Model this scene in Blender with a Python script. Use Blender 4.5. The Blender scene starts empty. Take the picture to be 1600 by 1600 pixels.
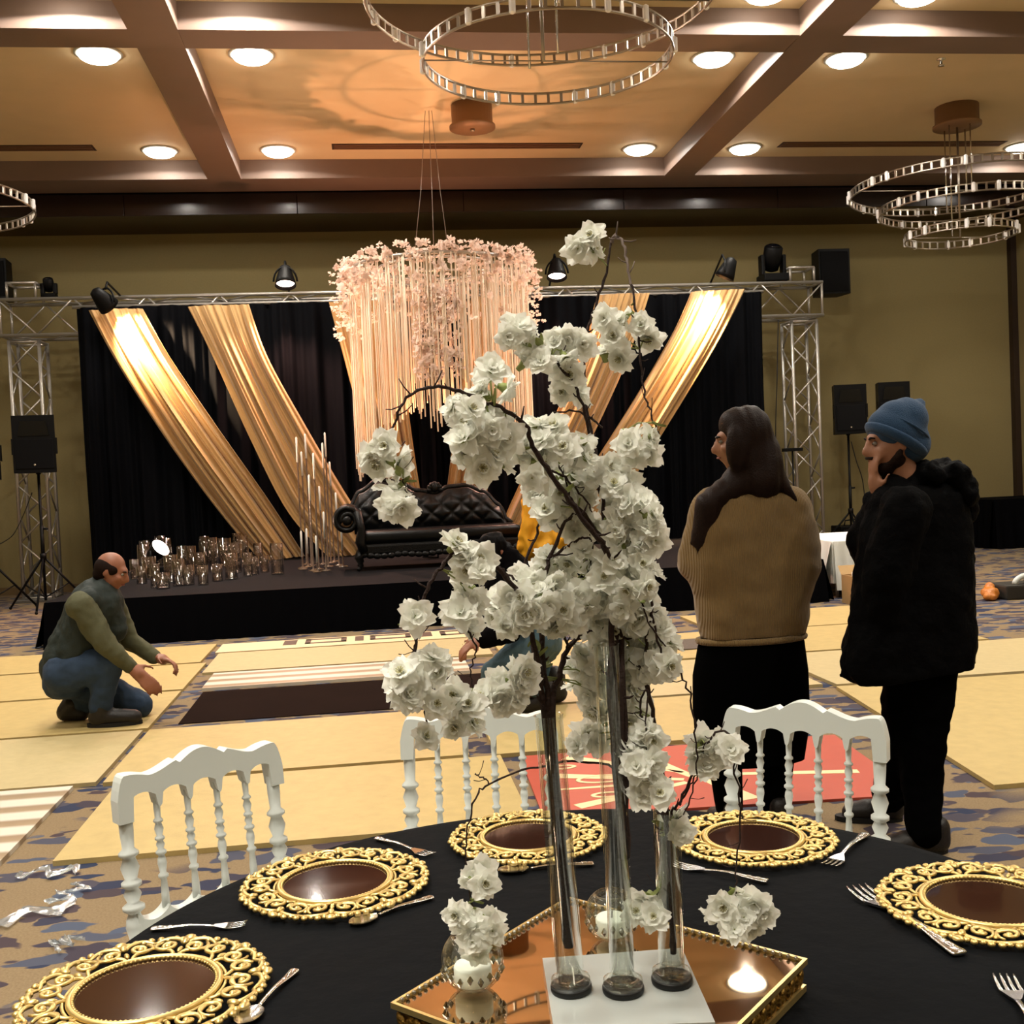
import bpy, bmesh, math, random
from mathutils import Vector, Matrix, Euler, noise
PI = math.pi
random.seed(7)
scene = bpy.context.scene
COL = scene.collection

# ------------------------------------------------------------------ camera
FPX, CAMH = 1700.0, 1.5
AXR = Vector((0.99051075, -0.13028669, -0.04374737))
AXU = Vector((0.04782688, 0.02834772, 0.9984533))
AXF = Vector((0.12884504, 0.99107103, -0.03430993))
cd = bpy.data.cameras.new('camera'); cam = bpy.data.objects.new('camera', cd); COL.objects.link(cam)
cd.sensor_width = 36; cd.lens = FPX / 1600 * 36; cd.clip_start = .05; cd.clip_end = 100
m = Matrix((AXR, AXU, -AXF)).transposed().to_4x4(); m.translation = (0, 0, CAMH)
cam.matrix_world = m
scene.camera = cam
def ray(x, y): return AXF + AXR * ((x - 800) / FPX) - AXU * ((y - 800) / FPX)
def P(x, y, Y):            # measured picture point at depth Y -> world
    d = ray(x, y); return Vector((0, 0, CAMH)) + d * (Y / d.y)
def PZ(x, y, z):           # measured picture point on the level z -> world
    d = ray(x, y); return Vector((0, 0, CAMH)) + d * ((z - CAMH) / d.z)

# ------------------------------------------------------------------ world, exposure
w = bpy.data.worlds.new('world'); scene.world = w; w.use_nodes = True
w.node_tree.nodes['Background'].inputs[0].default_value = (.9, .8, .65, 1)
w.node_tree.nodes['Background'].inputs[1].default_value = .01
vs = scene.view_settings
vs.view_transform = 'Standard'; vs.look = 'None'; vs.gamma = 1; vs.use_curve_mapping = False
vs.exposure = -0.5
cy = scene.cycles
cy.max_bounces = 6; cy.diffuse_bounces = 3; cy.glossy_bounces = 3; cy.transmission_bounces = 6; cy.transparent_max_bounces = 32
DOWN_W = 150       # watts of one ceiling downlight
UP_W = 900        # stage up-lights
SPILL_W = 42      # wide spill of a downlight that draws the scallops on the beams
PAR_W = 800       # spot lamps on the truss

# ------------------------------------------------------------------ helpers: materials
def lin(h):
    h = h.lstrip('#'); o = []
    for i in (0, 2, 4):
        c = int(h[i:i+2], 16) / 255
        o.append(c / 12.92 if c <= .04045 else ((c + .055) / 1.055) ** 2.4)
    return (*o, 1)
MATS = {}
def mat(name, col, rough=.6, metal=0, noise_amt=0, noise_scale=20, bump=0, bump_scale=60, trans=0, ior=1.45, sheen=0, emis=None, estr=0, spec=.5, coat=0, bump_dist=.01):
    if name in MATS: return MATS[name]
    M = bpy.data.materials.new(name); M.use_nodes = True; nt = M.node_tree; b = nt.nodes['Principled BSDF']
    c = lin(col) if isinstance(col, str) else col
    b.inputs['Base Color'].default_value = c
    b.inputs['Roughness'].default_value = rough; b.inputs['Metallic'].default_value = metal
    b.inputs['Transmission Weight'].default_value = trans; b.inputs['IOR'].default_value = ior
    b.inputs['Specular IOR Level'].default_value = spec
    b.inputs['Coat Weight'].default_value = coat
    if sheen: b.inputs['Sheen Weight'].default_value = sheen
    if emis: b.inputs['Emission Color'].default_value = lin(emis); b.inputs['Emission Strength'].default_value = estr
    tc = nt.nodes.new('ShaderNodeTexCoord')
    if noise_amt:
        n = nt.nodes.new('ShaderNodeTexNoise'); n.inputs['Scale'].default_value = noise_scale; n.inputs['Detail'].default_value = 5
        nt.links.new(tc.outputs['Object'], n.inputs['Vector'])
        mx = nt.nodes.new('ShaderNodeMixRGB'); mx.blend_type = 'MIX'
        mx.inputs[1].default_value = tuple(v * (1 - noise_amt) for v in c[:3]) + (1,)
        mx.inputs[2].default_value = tuple(min(1, v * (1 + noise_amt)) for v in c[:3]) + (1,)
        nt.links.new(n.outputs['Fac'], mx.inputs[0]); nt.links.new(mx.outputs[0], b.inputs['Base Color'])
    if bump:
        n2 = nt.nodes.new('ShaderNodeTexNoise'); n2.inputs['Scale'].default_value = bump_scale; n2.inputs['Detail'].default_value = 4
        nt.links.new(tc.outputs['Object'], n2.inputs['Vector'])
        bp = nt.nodes.new('ShaderNodeBump'); bp.inputs['Strength'].default_value = bump; bp.inputs['Distance'].default_value = bump_dist
        nt.links.new(n2.outputs['Fac'], bp.inputs['Height']); nt.links.new(bp.outputs[0], b.inputs['Normal'])
    MATS[name] = M
    return M
def nodes_of(M): return M.node_tree, M.node_tree.nodes, M.node_tree.links, M.node_tree.nodes['Principled BSDF']

# ------------------------------------------------------------------ helpers: geometry
class MB:
    def __init__(s): s.v = []; s.f = []; s.sm = []
    def add(s, vs_, fs, smooth=False):
        o = len(s.v); s.v += [Vector(a) for a in vs_]
        for f in fs: s.f.append(tuple(i + o for i in f)); s.sm.append(smooth)
        return s
    def box(s, a, b, M=None):
        x0, y0, z0 = a; x1, y1, z1 = b
        vs_ = [Vector(q) for q in ((x0,y0,z0),(x1,y0,z0),(x1,y1,z0),(x0,y1,z0),(x0,y0,z1),(x1,y0,z1),(x1,y1,z1),(x0,y1,z1))]
        if M is not None: vs_ = [M @ q for q in vs_]
        return s.add(vs_, [(0,3,2,1),(4,5,6,7),(0,1,5,4),(1,2,6,5),(2,3,7,6),(3,0,4,7)])
    def bbox(s, a, b, r, M=None):     # box with chamfered edges
        bm = bmesh.new(); bmesh.ops.create_cube(bm, size=1)
        a = Vector(a); b = Vector(b); c = (a + b) / 2; d = b - a
        for v in bm.verts: v.co = Vector((c.x + v.co.x * d.x, c.y + v.co.y * d.y, c.z + v.co.z * d.z))
        bmesh.ops.bevel(bm, geom=bm.edges[:], offset=r, segments=2, affect='EDGES', profile=.6)
        bm.verts.index_update()
        vs_ = [v.co.copy() for v in bm.verts]
        if M is not None: vs_ = [M @ q for q in vs_]
        s.add(vs_, [[v.index for v in f.verts] for f in bm.faces]); bm.free(); return s
    def hexa(s, q):                    # 8 corners: 4 bottom ccw, 4 top ccw
        return s.add(q, [(0,3,2,1),(4,5,6,7),(0,1,5,4),(1,2,6,5),(2,3,7,6),(3,0,4,7)])
    def prism(s, poly, z0, z1, M=None):   # polygon (x,y) extruded in z
        n = len(poly); vs_ = [Vector((x, y, z0)) for x, y in poly] + [Vector((x, y, z1)) for x, y in poly]
        if M is not None: vs_ = [M @ q for q in vs_]
        return s.add(vs_, [tuple(range(n))[::-1], tuple(range(n, 2*n))] + [(i, (i+1) % n, n + (i+1) % n, n + i) for i in range(n)])
    def tube(s, pts, r, n=8, cap=True, closed=False, smooth=True, flat=1.0):
        pts = [Vector(p) for p in pts]; k = len(pts)
        rr = r if isinstance(r, (list, tuple)) else [r] * k
        ts = []
        for i in range(k):
            a = pts[(i-1) % k] if (closed or i > 0) else pts[i]; b = pts[(i+1) % k] if (closed or i < k-1) else pts[i]
            t = (b - a); ts.append(t.normalized() if t.length > 1e-9 else Vector((0, 0, 1)))
        u = ts[0].orthogonal().normalized()
        if abs(ts[0].z) < .9: u = Vector((0, 0, 1)).cross(ts[0]).normalized()
        rings = []
        for i in range(k):
            u = u - ts[i] * u.dot(ts[i]); u = u.normalized() if u.length > 1e-6 else ts[i].orthogonal().normalized()
            v = ts[i].cross(u)
            rings.append([pts[i] + (u * math.cos(2*PI*j/n) + v * (flat * math.sin(2*PI*j/n))) * rr[i] for j in range(n)])
        vs_ = [p for g in rings for p in g]; fs = []
        for i in range(k if closed else k-1):
            i2 = (i+1) % k
            for j in range(n): fs.append((i*n+j, i*n+(j+1) % n, i2*n+(j+1) % n, i2*n+j))
        if cap and not closed: fs.append(tuple(range(n))[::-1]); fs.append(tuple((k-1)*n + j for j in range(n)))
        return s.add(vs_, fs, smooth)
    def lathe(s, prof, n=24, c=(0, 0, 0), M=None, smooth=True, caps=True):   # prof: (r,z)
        c = Vector(c); vs_ = []; fs = []
        for r, z in prof:
            for j in range(n): vs_.append(Vector((r * math.cos(2*PI*j/n), r * math.sin(2*PI*j/n), z)))
        vs_ = [(M @ q if M is not None else q) + c for q in vs_]
        k = len(prof)
        for i in range(k-1):
            for j in range(n): fs.append((i*n+j, i*n+(j+1) % n, (i+1)*n+(j+1) % n, (i+1)*n+j))
        if caps: fs.append(tuple(range(n))[::-1]); fs.append(tuple((k-1)*n + j for j in range(n)))
        return s.add(vs_, fs, smooth)
    def ell(s, c, r, nu=16, nv=10, M=None):
        c = Vector(c); r = Vector(r) if not isinstance(r, (int, float)) else Vector((r, r, r))
        prof = [(math.sin(PI*i/nv), -math.cos(PI*i/nv)) for i in range(nv+1)]
        prof[0] = (.02, -1); prof[-1] = (.02, 1)
        S = Matrix.Diagonal(r).to_3x3()
        MM = (M.to_3x3() @ S) if M is not None else S
        return s.lathe(prof, nu, c, MM)
    def caps(s, a, b, ra, rb, n=14):      # tapered capsule
        a = Vector(a); b = Vector(b); d = b - a; L = d.length
        if L < 1e-6: return s.ell(a, max(ra, rb))
        q = d.to_track_quat('Z', 'Y').to_matrix()
        prof = [(.02*ra, -ra)] + [(ra*math.cos(t), ra*math.sin(t)) for t in [-PI/2 + PI/2*i/5 for i in range(1, 6)]]
        prof += [(rb*math.cos(t), L + rb*math.sin(t)) for t in [PI/2*i/5 for i in range(0, 5)]] + [(.02*rb, L + rb)]
        return s.lathe(prof, n, a, q)
    def build(s, name, m_, parent=None, local=False, shade=None):
        me = bpy.data.meshes.new(name)
        off = Vector((0, 0, 0)) if (parent is None or local) else world_loc(parent)
        me.from_pydata([tuple(p - off) for p in s.v], [], s.f); me.update()
        for p_, q in zip(me.polygons, s.sm): p_.use_smooth = q if shade is None else shade
        return link(name, me, m_, parent)
def world_loc(o):
    l = o.location.copy()
    while o.parent: o = o.parent; l = l + o.location
    return l
def link(name, me, m_, parent=None):
    if m_ is not None and not me.materials: me.materials.append(m_)
    o = bpy.data.objects.new(name, me); COL.objects.link(o)
    if parent is not None: o.parent = parent
    return o
def tag(o, label=None, cat=None, group=None, kind=None):
    if label: o['label'] = label
    if cat: o['category'] = cat
    if group: o['group'] = group
    if kind: o['kind'] = kind
    return o
def thing(name, label, cat, loc=(0, 0, 0), group=None, rz=0):
    o = bpy.data.objects.new(name, None); COL.objects.link(o); o.location = loc; o.rotation_euler = (0, 0, rz)
    o.empty_display_size = .1
    return tag(o, label, cat, group)
def dup(root, loc, rz=None, label=None, group=None, rot=None):
    def cp(o, par):
        c = o.copy(); COL.objects.link(c)
        if par is not None: c.parent = par
        for ch in list(o.children): cp(ch, c)
        return c
    r = cp(root, None); r.location = loc
    if rz is not None: r.rotation_euler = (0, 0, rz)
    if rot is not None: r.rotation_euler = rot
    if label: r['label'] = label
    if group: r['group'] = group
    return r
def struct(o): o['kind'] = 'structure'; return o
def spline(pts, n):                         # Catmull-Rom through points
    pts = [Vector(p) for p in pts]; k = len(pts); out = []
    for i in range(n):
        t = i / (n-1) * (k-1); a = min(int(t), k-2); f = t - a
        p0 = pts[max(a-1, 0)]; p1 = pts[a]; p2 = pts[a+1]; p3 = pts[min(a+2, k-1)]
        out.append(.5 * ((2*p1) + (p2-p0)*f + (2*p0-5*p1+4*p2-p3)*f*f + (3*p1-p0-3*p2+p3)*f**3))
    return out
def fuse(name, mb, m_, parent, voxel=.012, smooth=6, disp=None):
    """union of overlapping closed forms -> one continuous smooth skin"""
    me = bpy.data.meshes.new('tmp'); me.from_pydata([tuple(p) for p in mb.v], [], mb.f); me.update()
    o = bpy.data.objects.new('tmp', me); COL.objects.link(o)
    r = o.modifiers.new('r', 'REMESH'); r.mode = 'VOXEL'; r.voxel_size = voxel
    if smooth:
        sm = o.modifiers.new('s', 'SMOOTH'); sm.iterations = smooth; sm.factor = .5
    dg = bpy.context.evaluated_depsgraph_get(); ev = o.evaluated_get(dg)
    nm = bpy.data.meshes.new_from_object(ev); nm.name = name
    bpy.data.objects.remove(o); bpy.data.meshes.remove(me)
    off = world_loc(parent) if parent is not None else Vector((0, 0, 0))
    if disp:
        ns = [v.normal.copy() for v in nm.vertices]
        for v, n_ in zip(nm.vertices, ns): v.co += n_ * disp(v.co)
    for v in nm.vertices: v.co -= off
    nm.materials.clear()
    for p_ in nm.polygons: p_.use_smooth = True
    return link(name, nm, m_, parent)
def spot(name, loc, target, watts, size=60, blend=.4, col=(1, .9, .75), parent=None, radius=.06):
    d = bpy.data.lights.new(name, 'SPOT'); d.energy = watts; d.spot_size = math.radians(size); d.spot_blend = blend
    d.color = col; d.shadow_soft_size = radius
    o = bpy.data.objects.new(name, d); COL.objects.link(o)
    o.rotation_euler = (Vector(target) - Vector(loc)).to_track_quat('-Z', 'Y').to_euler()
    if parent is not None: o.parent = parent; o.location = Vector(loc) - world_loc(parent)
    else: o.location = loc
    return o

# ------------------------------------------------------------------ materials
CREAM = mat('ceiling_paint', '#d9c49c', .75, noise_amt=.05, noise_scale=3, bump=.1, bump_scale=200)
BEAM = mat('beam_paint', '#7a675c', .55, noise_amt=.06, noise_scale=4)
FASCIA = mat('dark_glossy_wood', '#1c100d', .22, noise_amt=.25, noise_scale=6)
WALLM = mat('wall_fabric', '#85774e', .85, noise_amt=.09, noise_scale=40, bump=.25, bump_scale=300)
BLACKCLOTH = mat('black_cloth', '#050507', .9, noise_amt=.3, noise_scale=9, bump=.15, bump_scale=120, spec=.04)
SKIRT = mat('black_stage_skirt', '#050507', .95, spec=.03)
STAGETOP = mat('dark_stage_carpet', '#141315', .9, noise_amt=.2, noise_scale=50, bump=.2, bump_scale=200, spec=.08)
VELVET = mat('navy_velvet', '#06070b', .8, spec=.08)
TCLOTH = mat('black_table_velvet', '#05070a', .75, noise_amt=.4, noise_scale=5, bump=.3, bump_scale=25, sheen=.015, spec=.05)
GOLDCLOTH = mat('gold_drape', '#b9925a', .55, sheen=.3, noise_amt=.08, noise_scale=30)
ALU = mat('aluminium', '#b9b4ac', .35, .7)
CHROME = mat('chrome', '#dcdcde', .12, 1)
BRONZE = mat('chandelier_metal', '#a89f92', .3, 1)
CRYSTAL = mat('crystal', '#ffffff', .02, 0, trans=1, ior=1.6)
BLACKPL = mat('black_plastic', '#070708', .5, bump=.1, bump_scale=200, spec=.2)
GRILLE = mat('black_grille', '#0a0a0c', .7, bump=.8, bump_scale=500, spec=.2)
def thin_glass(name, tint, fac):
    M = mat(name, '#ffffff', .02); nt, N, L, b = nodes_of(M)
    tr = N.new('ShaderNodeBsdfTransparent'); tr.inputs[0].default_value = lin(tint)
    gl = N.new('ShaderNodeBsdfGlossy'); gl.inputs['Roughness'].default_value = .02; gl.inputs[0].default_value = (1, 1, 1, 1)
    fr = N.new('ShaderNodeLayerWeight'); fr.inputs[0].default_value = .5
    pw = N.new('ShaderNodeMath'); pw.operation = 'POWER'; pw.inputs[1].default_value = 3.2; L.new(fr.outputs['Facing'], pw.inputs[0])
    mu = N.new('ShaderNodeMath'); mu.operation = 'MULTIPLY_ADD'; mu.inputs[1].default_value = fac*.75; mu.inputs[2].default_value = fac*.045; L.new(pw.outputs[0], mu.inputs[0])
    mx = N.new('ShaderNodeMixShader'); L.new(mu.outputs[0], mx.inputs[0]); L.new(tr.outputs[0], mx.inputs[1]); L.new(gl.outputs[0], mx.inputs[2])
    L.new(mx.outputs[0], N['Material Output'].inputs[0]); return M
GLASS = thin_glass('clear_glass', '#fbfdfb', 1.0)
LEATHER = mat('black_leather', '#050608', .32, bump=.25, bump_scale=90, spec=.3)
CARVED = mat('black_carved_wood', '#060606', .4, spec=.3, bump=.5, bump_scale=60)
WHITEL = mat('white_lacquer', '#d3d9d5', .3)
GOLD = mat('gold_metal', '#dcc07c', .34, .82, noise_amt=.25, noise_scale=60)
GOLDD = mat('antique_gold', '#8f6f34', .38, .9, noise_amt=.35, noise_scale=80, bump=.5, bump_scale=150)
PLATEGL = mat('brown_mirror_glass', '#2a1610', .06, 0, spec=.8, coat=.6)
SILVER = mat('silver_cutlery', '#e4e4e6', .16, 1)
MIRROR = mat('tray_mirror', '#c9b8a2', .02, 1)
ACRYL = mat('white_acrylic', '#a0a4a1', .10, noise_amt=.02, noise_scale=10)
BARK = mat('dark_bark', '#2c1a14', .8, noise_amt=.3, noise_scale=80, bump=.5, bump_scale=200)
BARKG = mat('grey_bark', '#6e6059', .8, noise_amt=.2, noise_scale=80)
LEAFM = mat('young_green_leaf', '#8f9a5a', .6)
STAMEN = mat('stamen', '#c2bd92', .7)
WAX = mat('white_wax', '#f2f2ea', .5)
BULB = mat('lamp_glow', '#ffffff', .5, emis='#fff3e2', estr=22)
PARGLOW = mat('spot_glow', '#ffffff', .5, emis='#ffe0d0', estr=30)
SKIN = mat('skin', '#94664c', .5, noise_amt=.08, noise_scale=30)
HAIRD = mat('dark_brown_hair', '#1c100b', .5, noise_amt=.4, noise_scale=60, bump=.3, bump_scale=160, spec=.15)
def petal_mat(name, col, tl):
    M = mat(name, col, .65, noise_amt=.04, noise_scale=60, spec=.2)
    nt, N, L, b = nodes_of(M)
    t = N.new('ShaderNodeBsdfTranslucent'); t.inputs[0].default_value = lin(col)
    mx = N.new('ShaderNodeMixShader'); mx.inputs[0].default_value = tl
    L.new(b.outputs[0], mx.inputs[1]); L.new(t.outputs[0], mx.inputs[2]); L.new(mx.outputs[0], N['Material Output'].inputs[0])
    return M
PETAL = petal_mat('white_petal', '#fbfcf4', .45)
PETALP = petal_mat('blush_petal', '#f8e6da', .45)
# fine ribs on satin drapes and knit
def add_wave(M, scale, dist, strength, direction='X', coord='Object', profile='SIN', distort=0):
    nt, N, L, b = nodes_of(M)
    tc = N.new('ShaderNodeTexCoord'); wv = N.new('ShaderNodeTexWave'); wv.bands_direction = direction; wv.wave_profile = profile
    wv.inputs['Scale'].default_value = scale; wv.inputs['Distortion'].default_value = distort
    L.new(tc.outputs[coord], wv.inputs['Vector'])
    bp = N.new('ShaderNodeBump'); bp.inputs['Strength'].default_value = strength; bp.inputs['Distance'].default_value = dist
    L.new(wv.outputs['Fac'], bp.inputs['Height']); L.new(bp.outputs[0], b.inputs['Normal'])
KNIT = mat('tan_knit', '#77603c', .9, noise_amt=.12, noise_scale=90, sheen=.2, spec=.2)
add_wave(KNIT, 44, .004, .5, 'X')
# patterned carpet
CARPET = mat('patterned_carpet', '#a88a62', .95, spec=.1)
def carpet():
    nt, N, L, b = nodes_of(CARPET)
    tc = N.new('ShaderNodeTexCoord')
    mp = N.new('ShaderNodeMapping'); mp.inputs['Rotation'].default_value = (0, 0, .6); mp.inputs['Scale'].default_value = (1, 1.7, 1)
    L.new(tc.outputs['Object'], mp.inputs['Vector'])
    n0 = N.new('ShaderNodeTexNoise'); n0.inputs['Scale'].default_value = 5; n0.inputs['Detail'].default_value = 2
    L.new(mp.outputs[0], n0.inputs['Vector'])
    mxv = N.new('ShaderNodeMixRGB'); mxv.inputs[0].default_value = .24
    L.new(mp.outputs[0], mxv.inputs[1]); L.new(n0.outputs['Color'], mxv.inputs[2])
    vo = N.new('ShaderNodeTexVoronoi'); vo.inputs['Scale'].default_value = 6.5; L.new(mxv.outputs[0], vo.inputs['Vector'])
    r1 = N.new('ShaderNodeValToRGB'); r1.color_ramp.interpolation = 'EASE'
    r1.color_ramp.elements[0].position = .47; r1.color_ramp.elements[0].color = (1, 1, 1, 1)
    r1.color_ramp.elements[1].position = .53; r1.color_ramp.elements[1].color = (0, 0, 0, 1)
    L.new(vo.outputs['Distance'], r1.inputs[0])
    n1 = N.new('ShaderNodeTexNoise'); n1.inputs['Scale'].default_value = 1.6; n1.inputs['Detail'].default_value = 1; L.new(tc.outputs['Object'], n1.inputs['Vector'])
    r2 = N.new('ShaderNodeValToRGB'); r2.color_ramp.elements[0].position = .30; r2.color_ramp.elements[1].position = .38
    L.new(n1.outputs['Fac'], r2.inputs[0])
    mu = N.new('ShaderNodeMath'); mu.operation = 'MULTIPLY'; L.new(r1.outputs[0], mu.inputs[0]); L.new(r2.outputs[0], mu.inputs[1])
    cr = N.new('ShaderNodeValToRGB'); e = cr.color_ramp.elements
    e[0].position = 0; e[0].color = lin('#2f374c'); e[1].position = 1; e[1].color = lin('#4d5668')
    x = e.new(.5); x.color = lin('#463c40')
    sx = N.new('ShaderNodeSeparateColor'); L.new(vo.outputs['Color'], sx.inputs[0]); L.new(sx.outputs[0], cr.inputs[0])
    n3 = N.new('ShaderNodeTexNoise'); n3.inputs['Scale'].default_value = 120; L.new(tc.outputs['Object'], n3.inputs['Vector'])
    base = N.new('ShaderNodeMixRGB'); base.inputs[1].default_value = lin('#6c5b45'); base.inputs[2].default_value = lin('#8f7d62'); L.new(n3.outputs['Fac'], base.inputs[0])
    mx = N.new('ShaderNodeMixRGB'); L.new(mu.outputs[0], mx.inputs[0]); L.new(base.outputs[0], mx.inputs[1]); L.new(cr.outputs[0], mx.inputs[2])
    L.new(mx.outputs[0], b.inputs['Base Color'])
    bp = N.new('ShaderNodeBump'); bp.inputs['Strength'].default_value = .3; L.new(n3.outputs['Fac'], bp.inputs['Height']); L.new(bp.outputs[0], b.inputs['Normal'])
carpet()
WOOD = mat('yellow_chipboard', '#b39d66', .55, noise_amt=.16, noise_scale=14, bump=.1, bump_scale=120)
WOOD2 = mat('pale_chipboard', '#b5a478', .55, noise_amt=.12, noise_scale=20, bump=.1, bump_scale=120)

# ================================================================== STRUCTURE
XL, XR, YB, YF = -8.1, 11.05, -4.6, 17.4
ZC, ZB = 6.0, 5.74                       # ceiling panels, beam undersides
ZS = P(800, 358, YF).z                   # underside of the dark soffit at the far wall
YS = PZ(800, 328, ZS).y                  # its front face
struct(MB().box((XL, YB, -.1), (XR, YF, 0)).build('floor', CARPET))
struct(MB().box((XL-.2, YB-.2, ZC), (XR+.2, YF+.2, ZC+.15)).build('ceiling', CREAM))
struct(MB().box((XL-.2, YF, -.1), (XR+.2, YF+.2, ZC)).build('wall_back', WALLM))
struct(MB().box((XR, YB, -.1), (XR+.2, YF, ZC)).build('wall_right', WALLM))
struct(MB().box((XL-.2, YB, -.1), (XL, YF, ZC)).build('wall_left', WALLM))
struct(MB().box((XL-.2, YB-.2, -.1), (XR+.2, YB, ZC)).build('wall_front', WALLM))
n = 0
for a, b in ((10.49, 10.93), (5.48, 5.92), (.47, .91), (15.5, YS + .02)):
    n += 1; struct(MB().box((XL, a, ZB), (XR, b, ZC)).build('trim_%d' % n, BEAM))
for a, b in ((-2.0, -1.55), (4.46, 4.9)):
    n += 1; struct(MB().box((a, YB, ZB - .006), (b, 15.6, ZC)).build('trim_%d' % n, BEAM))
n += 1
sof = struct(MB().box((XL, YS + .06, ZS), (XR, YF, ZC)).build('trim_%d' % n, FASCIA))
x = XL; k = 0
while x < XR - .01:                      # fascia panels with open joints between them
    x2 = min(x + 2.42, XR)
    MB().bbox((x + .004, YS, ZS - .02), (x2 - .004, YS + .05, ZB - .03), .006).build('panel', FASCIA, sof)
    x = x2; k += 1
n += 1; struct(MB().box((XL, YF - .03, 0), (XR, YF, .12)).build('baseboard_back', mat('baseboard', '#6b5636', .6)))
n += 1; struct(MB().box((XR - .10, YF - .12, 0), (XR, YF - .001, ZS)).build('trim_%d' % n, mat('door_frame_dark', '#2b1d12', .5)))

# ---- downlights
def make_downlight():
    t = thing('downlight', 'x', 'ceiling light')
    MB().lathe([(.24, 0), (.24, -.012), (.20, -.022), (.20, 0)], 28).build('trim_ring', WHITEL, t, True)
    MB().lathe([(.20, -.002), (.20, -.025), (.185, -.05), (.15, -.07), (.09, -.084), (.02, -.088)], 28).build('lens', BULB, t, True)
    return t
dl0 = make_downlight(); first = True
rows = {15.05: 'above the stage', 11.74: 'just beyond the near cross beam', 10.12: 'at the top picture edge'}
colsn = {-2.54: 'left of the left ceiling beam', -1.0: 'right of the left ceiling beam', 3.98: 'left of the right ceiling beam', 5.52: 'right of the right ceiling beam', 9.75: 'farthest right above the ring chandelier'}
for y in (15.05, 11.74, 10.12, 6.7, 5.05, 1.7, .05, -3.3):
    for x in (-6.8, -2.54, -1.0, 3.98, 5.52, 9.75):
        if y in rows and x in colsn and not (x > 9 and y < 15):
            lab = 'round downlight %s, %s' % (rows[y], colsn[x]); grp = 'ceiling downlights'
        else:
            lab = 'round white downlight in the ceiling outside the picture'; grp = 'ceiling downlights out of the picture'
        if first: d = dl0; d.location = (x, y, ZC); d['label'] = lab; d['group'] = grp; first = False
        else: d = dup(dl0, (x, y, ZC), label=lab, group=grp)
        spot('downlight_beam', (x, y, ZC - .16), (x, y, 0), DOWN_W * (3.6 if y < 1 else 2.3 if y < 6 else 1), 104, 1.0, (1, .94, .82), parent=d, radius=.12)
        if y > 9.9: spot('downlight_spill', (x, y, ZC - .098), (x, y, 0), SPILL_W * (.9 if y > 15 else 5), 170, .06, (1, .93, .84), parent=d, radius=.05)
# ---- slot vents in the ceiling
def vent(x0, x1, y, lab):
    t = thing('slot_vent', lab, 'vent', ((x0 + x1) / 2, y, ZC), 'ceiling slot vents')
    fr = mat('vent_brown', '#6a4a35', .6)
    for q in range(3): MB().box((x0, y - .10 + q * .075, ZC - .012), (x1, y - .05 + q * .075, ZC - .0005)).build('slat', fr, t)
    MB().box((x0 - .03, y - .125, ZC - .004), (x1 + .03, y + .125, ZC - .0002)).build('backing', mat('vent_dark', '#3a271d', .8), t)
vent(-6.3, -3.37, 14.92, 'dark slot vent in the ceiling left of the left beam')
vent(-.25, 3.1, 14.92, 'long dark slot vent in the ceiling between the two beams')
vent(6.02, 9.35, 14.92, 'dark slot vent in the ceiling right of the right beam')
t = thing('sprinkler', 'small sprinkler head on the ceiling near the right ring chandelier', 'sprinkler', (6.66, 11.75, ZC))
MB().lathe([(.05, 0), (.05, -.01), (.015, -.02), (.015, -.06)], 12).build('body', CHROME, t, True)
MB().lathe([(.04, -.075), (.04, -.082), (.005, -.085)], 12).build('deflector', CHROME, t, True)
MB().tube([(.012, 0, -.055), (.022, 0, -.07), (.01, 0, -.08)], .003, 5).tube([(-.012, 0, -.055), (-.022, 0, -.07), (-.01, 0, -.08)], .003, 5).build('yoke', CHROME, t, True)

# ---- ring chandeliers
CANOPY = mat('canopy_copper', '#8a6a4c', .5, .2)
def ring_parts(t, R, z, ncr, cx=0, cy=0):
    n = 72
    circ = lambda r, zz: [(cx + r * math.cos(2*PI*i/n), cy + r * math.sin(2*PI*i/n), zz) for i in range(n)]
    MB().tube(circ(R, z + .045), .011, 6, closed=True).build('upper_hoop', BRONZE, t, True)
    MB().tube(circ(R, z - .045), .011, 6, closed=True).build('lower_hoop', BRONZE, t, True)
    r = MB(); nr = int(R * 56)
    for i in range(nr):
        a = 2*PI*i/nr; c = Vector((cx + R*math.cos(a), cy + R*math.sin(a), z))
        M = Matrix.Translation(c) @ Matrix.Rotation(a, 4, 'Z')
        r.box((-.008, -.012, -.04), (.008, .012, .04), M)
    tag(r.build('rung_band', BRONZE, t, True), kind='stuff')
    cr = MB().lathe([(.012, -.06), (.024, -.05), (.024, .05), (.012, .06)], 10, smooth=False)
    base = None
    for i in range(ncr):
        a = 2*PI*(i + .31)/ncr + (.12 if i % 2 else -.05); loc = (cx + (R+.012)*math.cos(a), cy + (R+.012)*math.sin(a), z)
        if base is None: base = cr.build('crystal', mat('crystal_cup', '#ffffff', .08, .25), t, True); o = base
        else: o = link('crystal', base.data, None, t)
        o.location = loc
    MB().tube([(cx - R, cy, z - .04), (cx + R, cy, z - .04)], .006, 5).build('cross_wire', BRONZE, t, True)
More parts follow.
